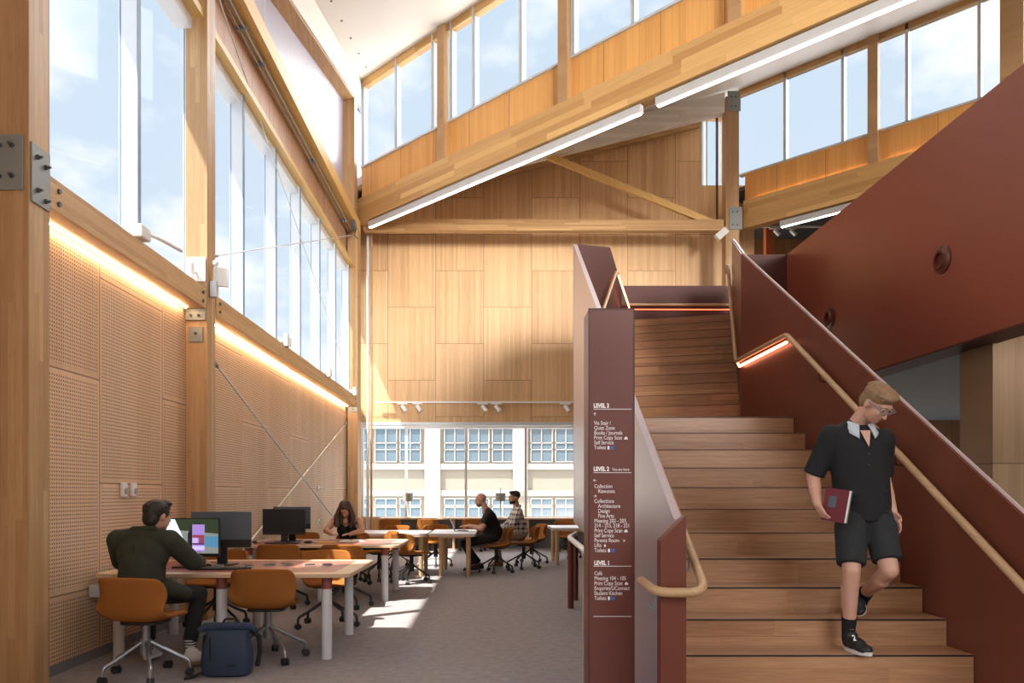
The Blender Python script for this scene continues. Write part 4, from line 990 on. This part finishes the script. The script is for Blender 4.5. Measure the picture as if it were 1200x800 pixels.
def loft(mb, secs, n=26):
    vs = [tuple(Vector(c) + Vector((rx*math.cos(2*PI*j/n), ry*math.sin(2*PI*j/n), 0))) for c, rx, ry in secs for j in range(n)]; m = len(secs)
    return mb.add(vs, [(i*n+j, i*n+(j+1) % n, (i+1)*n+(j+1) % n, (i+1)*n+j) for i in range(m-1) for j in range(n)] + [tuple(range(n-1, -1, -1)), tuple((m-1)*n+j for j in range(n))])
def person(label, loc): return thing('person', label, 'person', loc)
class Loc:
    """collects geometry in world coordinates, hands it over relative to the figure's base"""
    def __init__(s, base): s.b = Vector(base)
    def __call__(s, x, y, z): return Vector((x, y, z)) - s.b

# ---- man walking down the stair
base = (2.33, 4.8, .353); L = Loc(base)
pm = person('man in black polo, charcoal shorts and glasses stepping down the timber stair, looking down', base)
hc = L(2.43, 4.73, 1.912); hf = Vector((.38, -.72, -.8)); hup = Vector((.2, -.5, .85))
rh, lh = L(2.33, 4.86, 1.22), L(2.5, 4.86, 1.22)
rk, ra = L(2.268, 4.72, .865), L(2.288, 4.8, .445)
lk, la = L(2.495, 4.70, .87), L(2.505, 5.07, .655)
rs, ls = L(2.205, 4.87, 1.722), L(2.54, 4.86, 1.70)
re, rw = L(2.125, 4.95, 1.465), L(2.075, 4.77, 1.285)
le, lw = L(2.59, 4.95, 1.45), L(2.58, 4.82, 1.235)
neck = L(2.372, 4.86, 1.80)
mb = MB()
P, R3 = head_prims(mb, hc, hf, hup)
limb(mb, [neck - V(0, 0, .06), neck, P(0, -.025, -.05)], [.07, .056, .054])
mb.ell(L(2.37, 4.87, 1.62), (.16, .1, .14)).ell(L(2.4, 4.87, 1.42), (.14, .095, .16)).ell(L(2.415, 4.87, 1.24), (.155, .105, .1))
limb(mb, [rs, re, rw], [.055, .043, .029]); limb(mb, [ls, le, lw], [.055, .043, .029])
limb(mb, [rs, L(2.37, 4.87, 1.74), ls], [.055, .07, .055])
mb.capsule(re, re*.45+rw*.55, .042, .038); mb.capsule(le, le*.45+lw*.55, .042, .038)
limb(mb, [rh, rk, ra], [.083, .054, .036]); mb.capsule(rk*.75+ra*.25+V(0, .015, 0), rk*.45+ra*.55+V(0, .015, 0), .054, .046)
limb(mb, [lh, lk, la], [.083, .056, .036]); mb.capsule(lk*.75+la*.25+V(0, .01, -.015), lk*.45+la*.55+V(0, .01, -.012), .054, .046)
hand(mb, rw, (.34, -.3, -.88), (.95, .1, .3), .7, 1, 1.02)
hand(mb, lw, (.16, -.22, -.95), (-.8, -.3, 0), .35, 1, 1.02)
body = organic('body', mb, M['skin'], pm, .0065, 5)
face_bits(pm, P, R3, 1.0, M['hair_f'])
# hair: short back and sides, fuller swept top
mb = MB(); R = R3
mb.ell(P(0, -.022, .055), (.084, .1, .076), R).ell(P(0, .022, .098), (.07, .075, .034), R).ell(P(.012, .062, .09), (.055, .035, .026), R).ell(P(0, -.055, .0), (.076, .06, .075), R)
for i in range(16):
    a = -1.2 + 2.4*i/15
    mb.capsule(P(.05*math.sin(a), .01+.01*math.cos(3*i), .1), P(.07*math.sin(a)+.01, .075*math.cos(a)+.012, .082+.012*math.sin(2.3*i)), .016, .007, 8, 3)
for i in range(14):
    a = 2*PI*i/14; mb.capsule(P(.05*math.cos(a), -.03+.06*math.sin(a), .1), P(.078*math.cos(a), -.03+.09*math.sin(a), .075+.008*math.sin(5*a)), .016, .01, 8, 3)
organic('hair', mb, M['hair_f'], pm, .005, 2)
# glasses
gl = MB().tube([P(.083, -.01, .02), P(.066, .1, .016), P(.012, .115, .014), P(-.012, .115, .014), P(-.066, .1, .016), P(-.083, -.01, .02)], .0028, 6).build('glasses', M['grey_metal'], pm)
for k in (-1, 1):
    ring = [P(.036*k+.025*math.cos(a), .108-.018*abs(.036*k+.025*math.cos(a))/.06, .008+.019*math.sin(a)) for a in [2*PI*i/16 for i in range(17)]]
    MB().tube(ring, .002, 5).build('rim', M['steel'], gl)
    MB().add(ring[:-1], [tuple(range(16))]).build('spectacle_lens', M['lens'], gl)
# polo shirt
mb = MB()
loft(mb, [(L(2.413, 4.87, 1.17), .178, .128), (L(2.41, 4.87, 1.28), .182, .128), (L(2.402, 4.87, 1.42), .18, .125), (L(2.388, 4.87, 1.55), .187, .13), (L(2.378, 4.87, 1.65), .19, .128), (L(2.372, 4.87, 1.73), .165, .11), (L(2.37, 4.865, 1.785), .085, .078)])
limb(mb, [rs + V(.045, 0, -.005), L(2.37, 4.875, 1.775), ls + V(-.045, 0, -.005)], [.068, .072, .068])
mb.capsule(rs, rs*.5+re*.5, .075, .068); mb.capsule(ls, ls*.5+le*.5, .073, .066)
mb.cyl(rs*.5+re*.5, rs*.04+re*.96, .068, .07, 20); mb.cyl(ls*.5+le*.5, ls*.08+le*.92, .066, .065, 20)
for i, (xo, zo) in enumerate(((-.08, 1.33), (.06, 1.38), (-.03, 1.27), (.1, 1.24))):   # soft folds of the cloth
    mb.capsule(L(2.33+xo, 4.765, zo+.03), L(2.5+xo*.4, 4.757, zo-.03), .012, .006, 8, 3)
polo = organic('polo_shirt', mb, M['black_c'], pm, .008, 6)
c = MB(); n_ = 22
for i in range(n_+1):
    f_ = -1 + 2*i/n_; ph = f_*2.72; k = abs(f_)
    for r_, z_ in ((.064, .028-.04*k*k), (.075, .022-.04*k*k), (.1+.022*k**3, -.028-.075*k**3)):
        c.v.append(tuple(neck + V(r_*math.sin(ph)+.005, r_*math.cos(ph) - .012, z_)))
c.f = [(3*i+q, 3*i+q+1, 3*i+q+4, 3*i+q+3) for i in range(n_) for q in (0, 1)]
co_ = c.build('collar', M['collar'], polo, smooth=True); sm = co_.modifiers.new('t', 'SOLIDIFY'); sm.thickness = .009; sm.offset = 0
pl = MB()
pl.add([tuple(neck + V(-.03, -.1, -.05)), tuple(neck + V(.036, -.1, -.05)), tuple(neck + V(.01, -.136, -.16))], [(0, 1, 2)]).build('neck_opening', M['skin'], polo)
for dz in (.2, .27): MB().cyl(neck + V(.012, -.128, -dz), neck + V(.012, -.132, -dz), .006, n=10).build('button', M['blk'], polo)
# shorts
mb = MB()
mb.ell(L(2.413, 4.87, 1.235), (.172, .125, .1))
mb.capsule(rh + V(.01, 0, .0), rh*.6+rk*.4, .1, .096); mb.capsule(lh + V(-.01, 0, 0), lh*.6+lk*.4, .1, .094)
mb.cyl(rh*.8+rk*.2, rh*.1+rk*.9, .1, .087, 22); mb.cyl(lh*.8+lk*.2, lh*.16+lk*.84, .1, .088, 22)
sh = organic('shorts', mb, M['shorts'], pm, .008, 5)
# socks and shoes
MB().tube([ra + V(0, 0, -.03), ra + V(-.003, -.005, .05), ra*.72 + rk*.28], .045, 14, rr=[.042, .042, .047]).build('sock', M['black_c'], pm, smooth=True)
MB().tube([la*1.0 + V(-.02, -.03, -.04), la, la*.8 + lk*.2], .045, 14, rr=[.04, .042, .046]).build('sock', M['black_c'], pm, smooth=True)
black_shoe = plain('black knit trainer', (.016, .017, .019), .6); white_sole = plain('white sole', (.7, .7, .68), .5)
s1, Q, RR = shoe(pm, L(2.285, 4.845, .353), L(2.315, 4.575, .353), black_shoe, white_sole)
tm = text_mesh([('2', -.016, -.02, .056, 1)])
T = Matrix.Translation(Q(.03, .155, .098)) @ Matrix(((1, 0, 0, 0), (0, .8, .6, 0), (0, -.6, .8, 0), (0, 0, 0, 1)))
tm.xf(T); tm.build('shoe_mark', M['paper'], s1)
lc = MB()
for i in range(4): lc.tube([Q(-.022, .12+.022*i, .083-.009*i), Q(.022, .125+.022*i, .083-.009*i)], .0035, 6)
lc.build('laces', M['strap'], s1)
shoe(pm, L(2.505, 5.12, .615), L(2.43, 4.955, .535), black_shoe, white_sole, tilt_n=(-.25, -.42, .87))
# book carried in his right hand (on the shirt side of the palm)
bo = Vector((2.165, 4.70, 1.275))
bk = thing('carried_book', 'maroon and grey paperback held by the man on the stair', 'book', bo, 0)
Rb = Euler((.12, .1, .55)).to_matrix()
def bkb(c, sz, n, m): return MB().obox(Vector(c), sz, Rb).build(n, m, bk)
off = lambda x, y, z: Rb @ Vector((x, y, z))
bkb(off(0, 0, 0), (.028, .15, .2), 'pages', M['paper']); bkb(off(-.016, -.002, 0), (.004, .156, .206), 'cover', M['book_r']); bkb(off(.016, -.002, 0), (.004, .156, .206), 'cover', M['book_g']); bkb(off(0, .0765, 0), (.036, .004, .206), 'spine', M['book_r'])
bkb(off(-.019, .02, .02), (.002, .05, .07), 'cover_picture', M['mon_back'])

# ---- seated people
def seated(label, base, rz, skin, head_c, head_f, hup, sh_r, sh_l, el_r, wr_r, el_l, wr_l, hip=.1, knees=None, ankles=None, feet=None, pelvis=(0, -.03, .545), chest=None, neck_p=None, hands=None, voxel=.009, w=1.0):
    """local frame: +Y forward, +X to the sitter's right-hand side"""
    t = thing('person', label, 'person', base, rz); A = lambda p: Vector(p)
    mb = MB(); P, R3 = head_prims(mb, head_c, head_f, hup)
    np_ = A(neck_p); limb(mb, [np_ - V(0, .0, .05), np_, P(0, -.02, -.05)], [.07, .056, .054])
    ch = A(chest); pv = A(pelvis)
    mb.ell(ch, (.15*w, .1, .15)).capsule(ch, pv, .125*w, .12*w).ell(pv, (.165, .115, .09))
    limb(mb, [A(sh_r), ch + V(0, 0, .13), A(sh_l)], [.055, .068, .055])
    limb(mb, [A(sh_r), A(el_r), A(wr_r)], [.052, .042, .029]); limb(mb, [A(sh_l), A(el_l), A(wr_l)], [.052, .042, .029])
    for k, (kn, an) in enumerate(zip(knees, ankles)):
        hp = pv + V(hip*(1 if k == 0 else -1), 0.02, -.0)
        limb(mb, [hp, A(kn), A(an)], [.073, .052, .036])
    for k, wr in enumerate((wr_r, wr_l)):
        dd, nn, cu = hands[k]; hand(mb, wr, dd, nn, cu, 1 if k == 0 else -1)
    organic('body', mb, skin, t, voxel, 4)
    return t, P, R3, ch, pv
def sleeve(mb, s, e, w_, r0, r1, r2, upto=1.0):
    s, e, w_ = Vector(s), Vector(e), Vector(w_); mb.capsule(s, e, r0, r1); mb.cyl(e, e*(1-upto)+w_*upto, r1, r2, 18); mb.capsule(e, e*(1-.85*upto)+w_*.85*upto, r1, r2)
def trousers(par, pv, knees, ankles, mat, r=(.086, .066, .058)):
    mb = MB(); mb.ell(pv + V(0, 0, .0), (.178, .128, .095))
    for k, (kn, an) in enumerate(zip(knees, ankles)):
        hp = pv + V(.1*(1 if k == 0 else -1), .02, 0); kn, an = Vector(kn), Vector(an)
        mb.capsule(hp, kn, r[0], r[1]); mb.capsule(kn, kn*.3+an*.7, r[1], r[2]); mb.cyl(kn*.4+an*.6, kn*.08+an*.92, r[2], r[2]*.98, 16)
    return organic('trousers', mb, mat, par, .01, 4)

# man in the olive jacket, seen from behind
kn = [(.26, .36, .53), (-.17, .38, .53)]; an = [(.24, .24, .14), (-.16, .34, .12)]; ft = [(.3, .33, .05), (-.17, .52, .05)]
hd = ((.3, .9, -.05), (0, 0, -1), .2), ((-.1, .95, -.05), (0, 0, -1), .2)
t, P, R3, ch, pv = seated('man in olive jacket seen from behind, working at the lit monitor', (-2.62, 5.66, .022), -.1, M['skin'], (.09, .05, 1.155), (.42, .9, -.12), (0, 0, 1), (.2, .02, .985), (-.2, .0, .985),
    (.27, .2, .80), (.22, .46, .775), (-.27, .18, .80), (-.2, .46, .775), knees=kn, ankles=an, feet=ft, chest=(0, .01, .86), neck_p=(.03, .0, 1.04), hands=hd, pelvis=(0, -.04, .575))
mb = MB(); mb.ell((0, .0, .87), (.2, .135, .17)).capsule((0, 0, .8), (0, -.03, .62), .165, .17).ell((0, -.03, .61), (.19, .14, .1))
limb(mb, [(.2, .02, .975), (.0, .0, 1.0), (-.2, .0, .975)], [.075, .085, .075])
sleeve(mb, (.2, .02, .975), (.285, .2, .80), (.22, .46, .775), .082, .072, .052, .92); sleeve(mb, (-.2, 0, .975), (-.285, .18, .80), (-.2, .46, .775), .082, .072, .052, .92)
mb.capsule((.2, -.02, .62), (.25, .15, .56), .07, .055)
mb.capsule((-.07, -.035, 1.035), (.1, -.03, 1.04), .028, .028)
jk = organic('jacket', mb, M['olive'], t, .009, 3)
mb = MB(); mb.capsule((-.055, -.04, 1.06), (.11, -.035, 1.065), .024, .024); organic('collar', mb, M['olive'], jk, .007, 3)
MB().tube([(0, -.138, .66), (0, -.136, .8), (.005, -.13, .95)], .003, 5).build('back_seam', M['black_c'], jk)
mb = MB(); mb.ell(P(0, -.02, .04), (.085, .103, .088), R3).ell(P(0, .04, .1), (.07, .055, .032), R3).ell(P(0, -.06, -.02), (.072, .055, .07), R3)
for i in range(20):
    a = 2*PI*i/20; mb.capsule(P(.05*math.cos(a), -.02+.06*math.sin(a), .095), P(.08*math.cos(a), -.02+.095*math.sin(a), .06+.015*math.sin(3*a)), .017, .01, 8, 3)
organic('hair', mb, M['hair_d'], t, .006, 2); face_bits(t, P, R3, 1, M['hair_d'])
trousers(t, pv, kn, an, M['trs'])
MB().tube([(.24, .24, .2), (.245, .245, .12), (.26, .25, .07)], .042, 14).build('sock', M['sock'], t, smooth=True)
trainer = plain('white and red trainer', (.62, .58, .55), .6)
s_, Q, RR = shoe(t, (.225, .19, .005), (.45, .28, .005), trainer, plain('tan sole', (.3, .2, .12), .6))
MB().ell(Q(-.042, .13, .045), (.01, .035, .015), RR).build('shoe_flash', plain('red shoe flash', (.5, .06, .04), .5), s_, smooth=True)
MB().tube([(-.16, .34, .2), (-.16, .345, .08)], .042, 14).build('sock', M['sock'], t, smooth=True)
shoe(t, (-.16, .29, .005), (-.17, .55, .005), trainer, M['paper'])

# woman reading at the second desk (faces the viewer)
kn = [(.13, .34, .52), (-.13, .34, .52)]; an = [(.12, .2, .1), (-.12, .2, .1)]; ft = [(.12, .4, .04), (-.12, .4, .04)]
hd = ((-.5, .7, -.02), (0, 0, -1), .2), ((.5, .7, -.02), (0, 0, -1), .2)
t, P, R3, ch, pv = seated('woman with long wavy brown hair in black tank top, reading at the second desk', (-2.08, 10.98, .022), PI, M['skin2'], (.0, .25, 1.1), (.05, .8, -.6), (0, .35, .94), (.185, .13, .925), (-.185, .13, .925),
    (.255, .33, .80), (.13, .53, .765), (-.255, .33, .80), (-.13, .53, .765), knees=kn, ankles=an, feet=ft, chest=(0, .1, .82), neck_p=(0, .16, .985), hands=hd, w=.88, pelvis=(0, -.05, .575))
mb = MB(); mb.ell((0, .1, .8), (.15, .118, .115)).capsule((0, .09, .78), (0, -.03, .6), .128, .14).ell((.06, .17, .82), (.062, .06, .06)).ell((-.06, .17, .82), (.062, .06, .06))
for k in (-1, 1): mb.capsule((.085*k, .17, .86), (.095*k, .1, .975), .02, .018).capsule((.095*k, .1, .975), (.08*k, .03, .9), .018, .02)
organic('tank_top', mb, M['black_c'], t, .008, 3)
mb = MB(); mb.ell(P(0, -.025, .045), (.09, .104, .084), R3)
for i in range(30):
    a = PI*.12 + PI*1.76*i/29 - PI/2 - PI*.5 + PI*.5
    ang = -PI*.62 + 2*PI*.62*i/29
    x, y = math.sin(ang), -math.cos(ang)
    p0 = P(.06*x, -.02+.07*y, .07); p1 = P(.09*x, .0+.085*y, .0); p2 = p1 + V(.03*x+.016*math.sin(2*i), .0, -.1); p3 = p2 + V(-.01*x+.02*math.sin(1.7*i+1), .02, -.13)
    mb.capsule(p0, p1, .024, .026, 8, 3).capsule(p1, p2, .028, .026, 8, 3).capsule(p2, p3, .028, .014, 8, 3)
organic('hair', mb, M['hair_b'], t, .007, 2); face_bits(t, P, R3, 1, M['hair_b'])
trousers(t, pv, kn, an, M['trs'])
for k in (-1, 1): shoe(t, (.12*k, .14, .005), (.12*k, .4, .005), black_shoe, white_sole)

# bald man with laptop (faces the corner, -X)
kn = [(.13, .44, .465), (-.13, .42, .465)]; an = [(.12, .16, .1), (-.12, .26, .1)]; ft = [(.12, .3, .04), (-.12, .42, .04)]
hd = ((-.1, .95, -.05), (0, 0, -1), .25), ((.15, .95, -.05), (0, 0, -1), .25)
t, P, R3, ch, pv = seated('bald man in black t-shirt typing on the laptop', (-.02, 12.9, .022), PI/2+.05, M['skin'], (.02, .15, 1.215), (0, .98, -.2), (0, .1, 1), (.2, .0, .98), (-.2, .0, .98),
    (.25, .14, .73), (.14, .36, .775), (-.25, .14, .73), (-.12, .36, .775), knees=kn, ankles=an, feet=ft, chest=(0, .0, .86), neck_p=(.0, .06, 1.06), hands=hd, w=1.08, pelvis=(0, -.06, .575))
mb = MB(); mb.ell((0, .0, .87), (.19, .135, .17)).capsule((0, -.01, .8), (0, -.06, .655), .16, .165)
limb(mb, [(.2, .0, .985), (.0, .02, 1.01), (-.2, .0, .985)], [.068, .075, .068])
for k in (-1, 1): mb.capsule((.2*k, 0, .985), (.228*k, .07, .87), .07, .066).cyl((.21*k, .03, .94), (.236*k, .1, .81), .068, .064, 18)
organic('t_shirt', mb, M['black_c'], t, .009, 3); face_bits(t, P, R3, 1)
mb = MB(); mb.ell(P(0, .035, -.07), (.056, .058, .045), R3); organic('stubble', mb, M['stub'], t, .006, 3)
trousers(t, pv, kn, an, M['trs'])
for k in (0, 1): shoe(t, Vector(an[k]) + V(0, -.07, -.095), Vector(an[k]) + V(0, .2, -.095), black_shoe, white_sole)

# bearded man in a checked shirt beside him
kn = [(.13, .4, .5), (-.13, .4, .5)]; an = [(.13, .3, .1), (-.13, .34, .1)]; ft = [(.13, .48, .04), (-.13, .5, .04)]
hd = ((-.3, .9, -.2), (0, 0, -1), .4), ((.3, .9, -.2), (0, 0, -1), .4)
t, P, R3, ch, pv = seated('bearded man in checked shirt and beige chinos sitting behind the bald man', (.48, 13.62, .022), PI/2+.12, M['skin2'], (-.03, .06, 1.25), (-.25, .96, -.05), (0, 0, 1), (.2, .0, 1.0), (-.2, .0, 1.0),
    (.26, .12, .76), (.16, .34, .70), (-.26, .12, .76), (-.14, .34, .70), knees=kn, ankles=an, feet=ft, chest=(0, .0, .87), neck_p=(-.01, .01, 1.09), hands=hd, pelvis=(0, -.05, .575))
mb = MB(); mb.ell((0, .0, .88), (.185, .13, .17)).capsule((0, 0, .8), (0, -.05, .66), .155, .165)
limb(mb, [(.2, .0, 1.0), (.0, .0, 1.03), (-.2, .0, 1.0)], [.068, .075, .068])
sleeve(mb, (.2, 0, 1.0), (.265, .12, .765), (.16, .34, .70), .075, .062, .048, .93); sleeve(mb, (-.2, 0, 1.0), (-.265, .12, .765), (-.14, .34, .70), .075, .062, .048, .93)
sh = organic('checked_shirt', mb, M['plaid'], t, .009, 3)
mb = MB(); mb.capsule((-.05, .03, 1.09), (.05, .03, 1.09), .035, .035).capsule((-.05, -.04, 1.1), (.05, -.04, 1.1), .03, .03); organic('collar', mb, M['plaid'], sh, .008, 2)
mb = MB(); mb.ell(P(0, -.025, .05), (.083, .1, .08), R3).ell(P(0, .035, .1), (.068, .055, .03), R3); organic('hair', mb, M['hair_d'], t, .006, 2)
mb = MB(); mb.ell(P(0, .03, -.072), (.059, .062, .042), R3).ell(P(0, .055, -.09), (.04, .04, .028), R3).ell(P(0, .082, -.04), (.026, .012, .006), R3); organic('beard', mb, M['hair_d'], t, .006, 3)
face_bits(t, P, R3, 1, M['hair_d'])
trousers(t, pv, kn, an, M['beige'])
for k in (0, 1): shoe(t, Vector(an[k]) + V(0, -.07, -.095), Vector(an[k]) + V(0, .2, -.095), plain('tan shoe', (.2, .12, .07), .6), white_sole)
SKY, SUN, VT, LOOK, EXPO = .92, 10.0, 'Standard', 'None', 0.25
FILL_SUNS = [('fill sun from behind the camera', (-.27, 1, 0.0), 5.0, (1, .95, .9), 16),  # broad fill suns added on top of sky and sun to brighten the hall
        ('upward fill sun from behind the camera', (-.45, 1, .16), 3.4, (1, .93, .86), 36),
        ('cool fill sun onto the stair', (-.25, 1, -.4), 2.2, (.92, .95, 1), 40),  # added front fill for the lower steps; no skylight there
        ('daylight fill through the windows', (1, .35, -.7), 2.4, (.95, .97, 1), 80),
        ('daylight fill through the clerestories', (-.7, -.6, -.45), 4.3, (1, .96, .92), 60),
        ('daylight fill through the end window', (-.1, -1, -.45), 3.0, (.93, .96, 1), 60)]
EXTRA_LAMPS = []
# ------------------------------------------------------------------ sky, sun, lamps, camera
wd = bpy.data.worlds.new('sky'); bpy.context.scene.world = wd; wd.use_nodes = True
nt = wd.node_tree; bg = nt.nodes['Background']
tc = nt.nodes.new('ShaderNodeTexCoord'); sp = nt.nodes.new('ShaderNodeSeparateXYZ'); nt.links.new(tc.outputs['Generated'], sp.inputs[0])
rp = nt.nodes.new('ShaderNodeValToRGB'); nt.links.new(sp.outputs[2], rp.inputs[0])
els = rp.color_ramp.elements; els[0].position = 0; els[0].color = (.70, .80, .90, 1); els[1].position = .9; els[1].color = (.55, .70, .86, 1)
nz = nt.nodes.new('ShaderNodeTexNoise'); nz.inputs['Scale'].default_value = 4.2; nz.inputs['Detail'].default_value = 6; nz.inputs['Roughness'].default_value = .55
mp = nt.nodes.new('ShaderNodeMapping'); mp.inputs['Scale'].default_value = (1, 1, 1.8); nt.links.new(tc.outputs['Generated'], mp.inputs[0]); nt.links.new(mp.outputs[0], nz.inputs['Vector'])
cr = nt.nodes.new('ShaderNodeValToRGB'); nt.links.new(nz.outputs[0], cr.inputs[0]); e = cr.color_ramp.elements
e[0].position = .47; e[0].color = (0, 0, 0, 1); e[1].position = .64; e[1].color = (1, 1, 1, 1)
mx = nt.nodes.new('ShaderNodeMix'); mx.data_type = 'RGBA'; nt.links.new(cr.outputs[0], mx.inputs[0]); nt.links.new(rp.outputs[0], mx.inputs[6]); mx.inputs[7].default_value = (1.1, 1.1, 1.1, 1)
nt.links.new(mx.outputs[2], bg.inputs[0]); bg.inputs[1].default_value = SKY
def lamp(name, ty, loc, energy, color=(1, 1, 1), rot=None, **kw):
    l = bpy.data.lights.new(name, ty); l.energy = energy; l.color = color
    for k, vv in kw.items(): setattr(l, k, vv)
    o = bpy.data.objects.new(name, l); COL.objects.link(o); o.location = loc
    if rot is not None: o.rotation_euler = rot
    return o
sun = lamp('sun', 'SUN', (-8, -2, 20), SUN, (1, .95, .86), angle=math.radians(.6))
sun.rotation_euler = Vector((1, .8, -2.2)).to_track_quat('-Z', 'Y').to_euler()
for nm, dr, st, cl, an in FILL_SUNS:
    o = lamp(nm, 'SUN', (0, -3, 12), st, cl, angle=math.radians(an)); o.rotation_euler = Vector(dr).to_track_quat('-Z', 'Y').to_euler()
for k in EXTRA_LAMPS: lamp(*k[0], **k[1])
cam = bpy.data.cameras.new('camera'); co = bpy.data.objects.new('camera', cam); COL.objects.link(co)
co.location = (0, 0, EYE); co.rotation_euler = (PI/2, 0, 0)
cam.sensor_width = 36; cam.lens = 36*880/1200; cam.shift_x = 25/1200; cam.shift_y = 178/1200; cam.clip_start = .05; cam.clip_end = 400
sc = bpy.context.scene; sc.camera = co
sc.view_settings.view_transform = VT; sc.view_settings.look = LOOK; sc.view_settings.exposure = EXPO
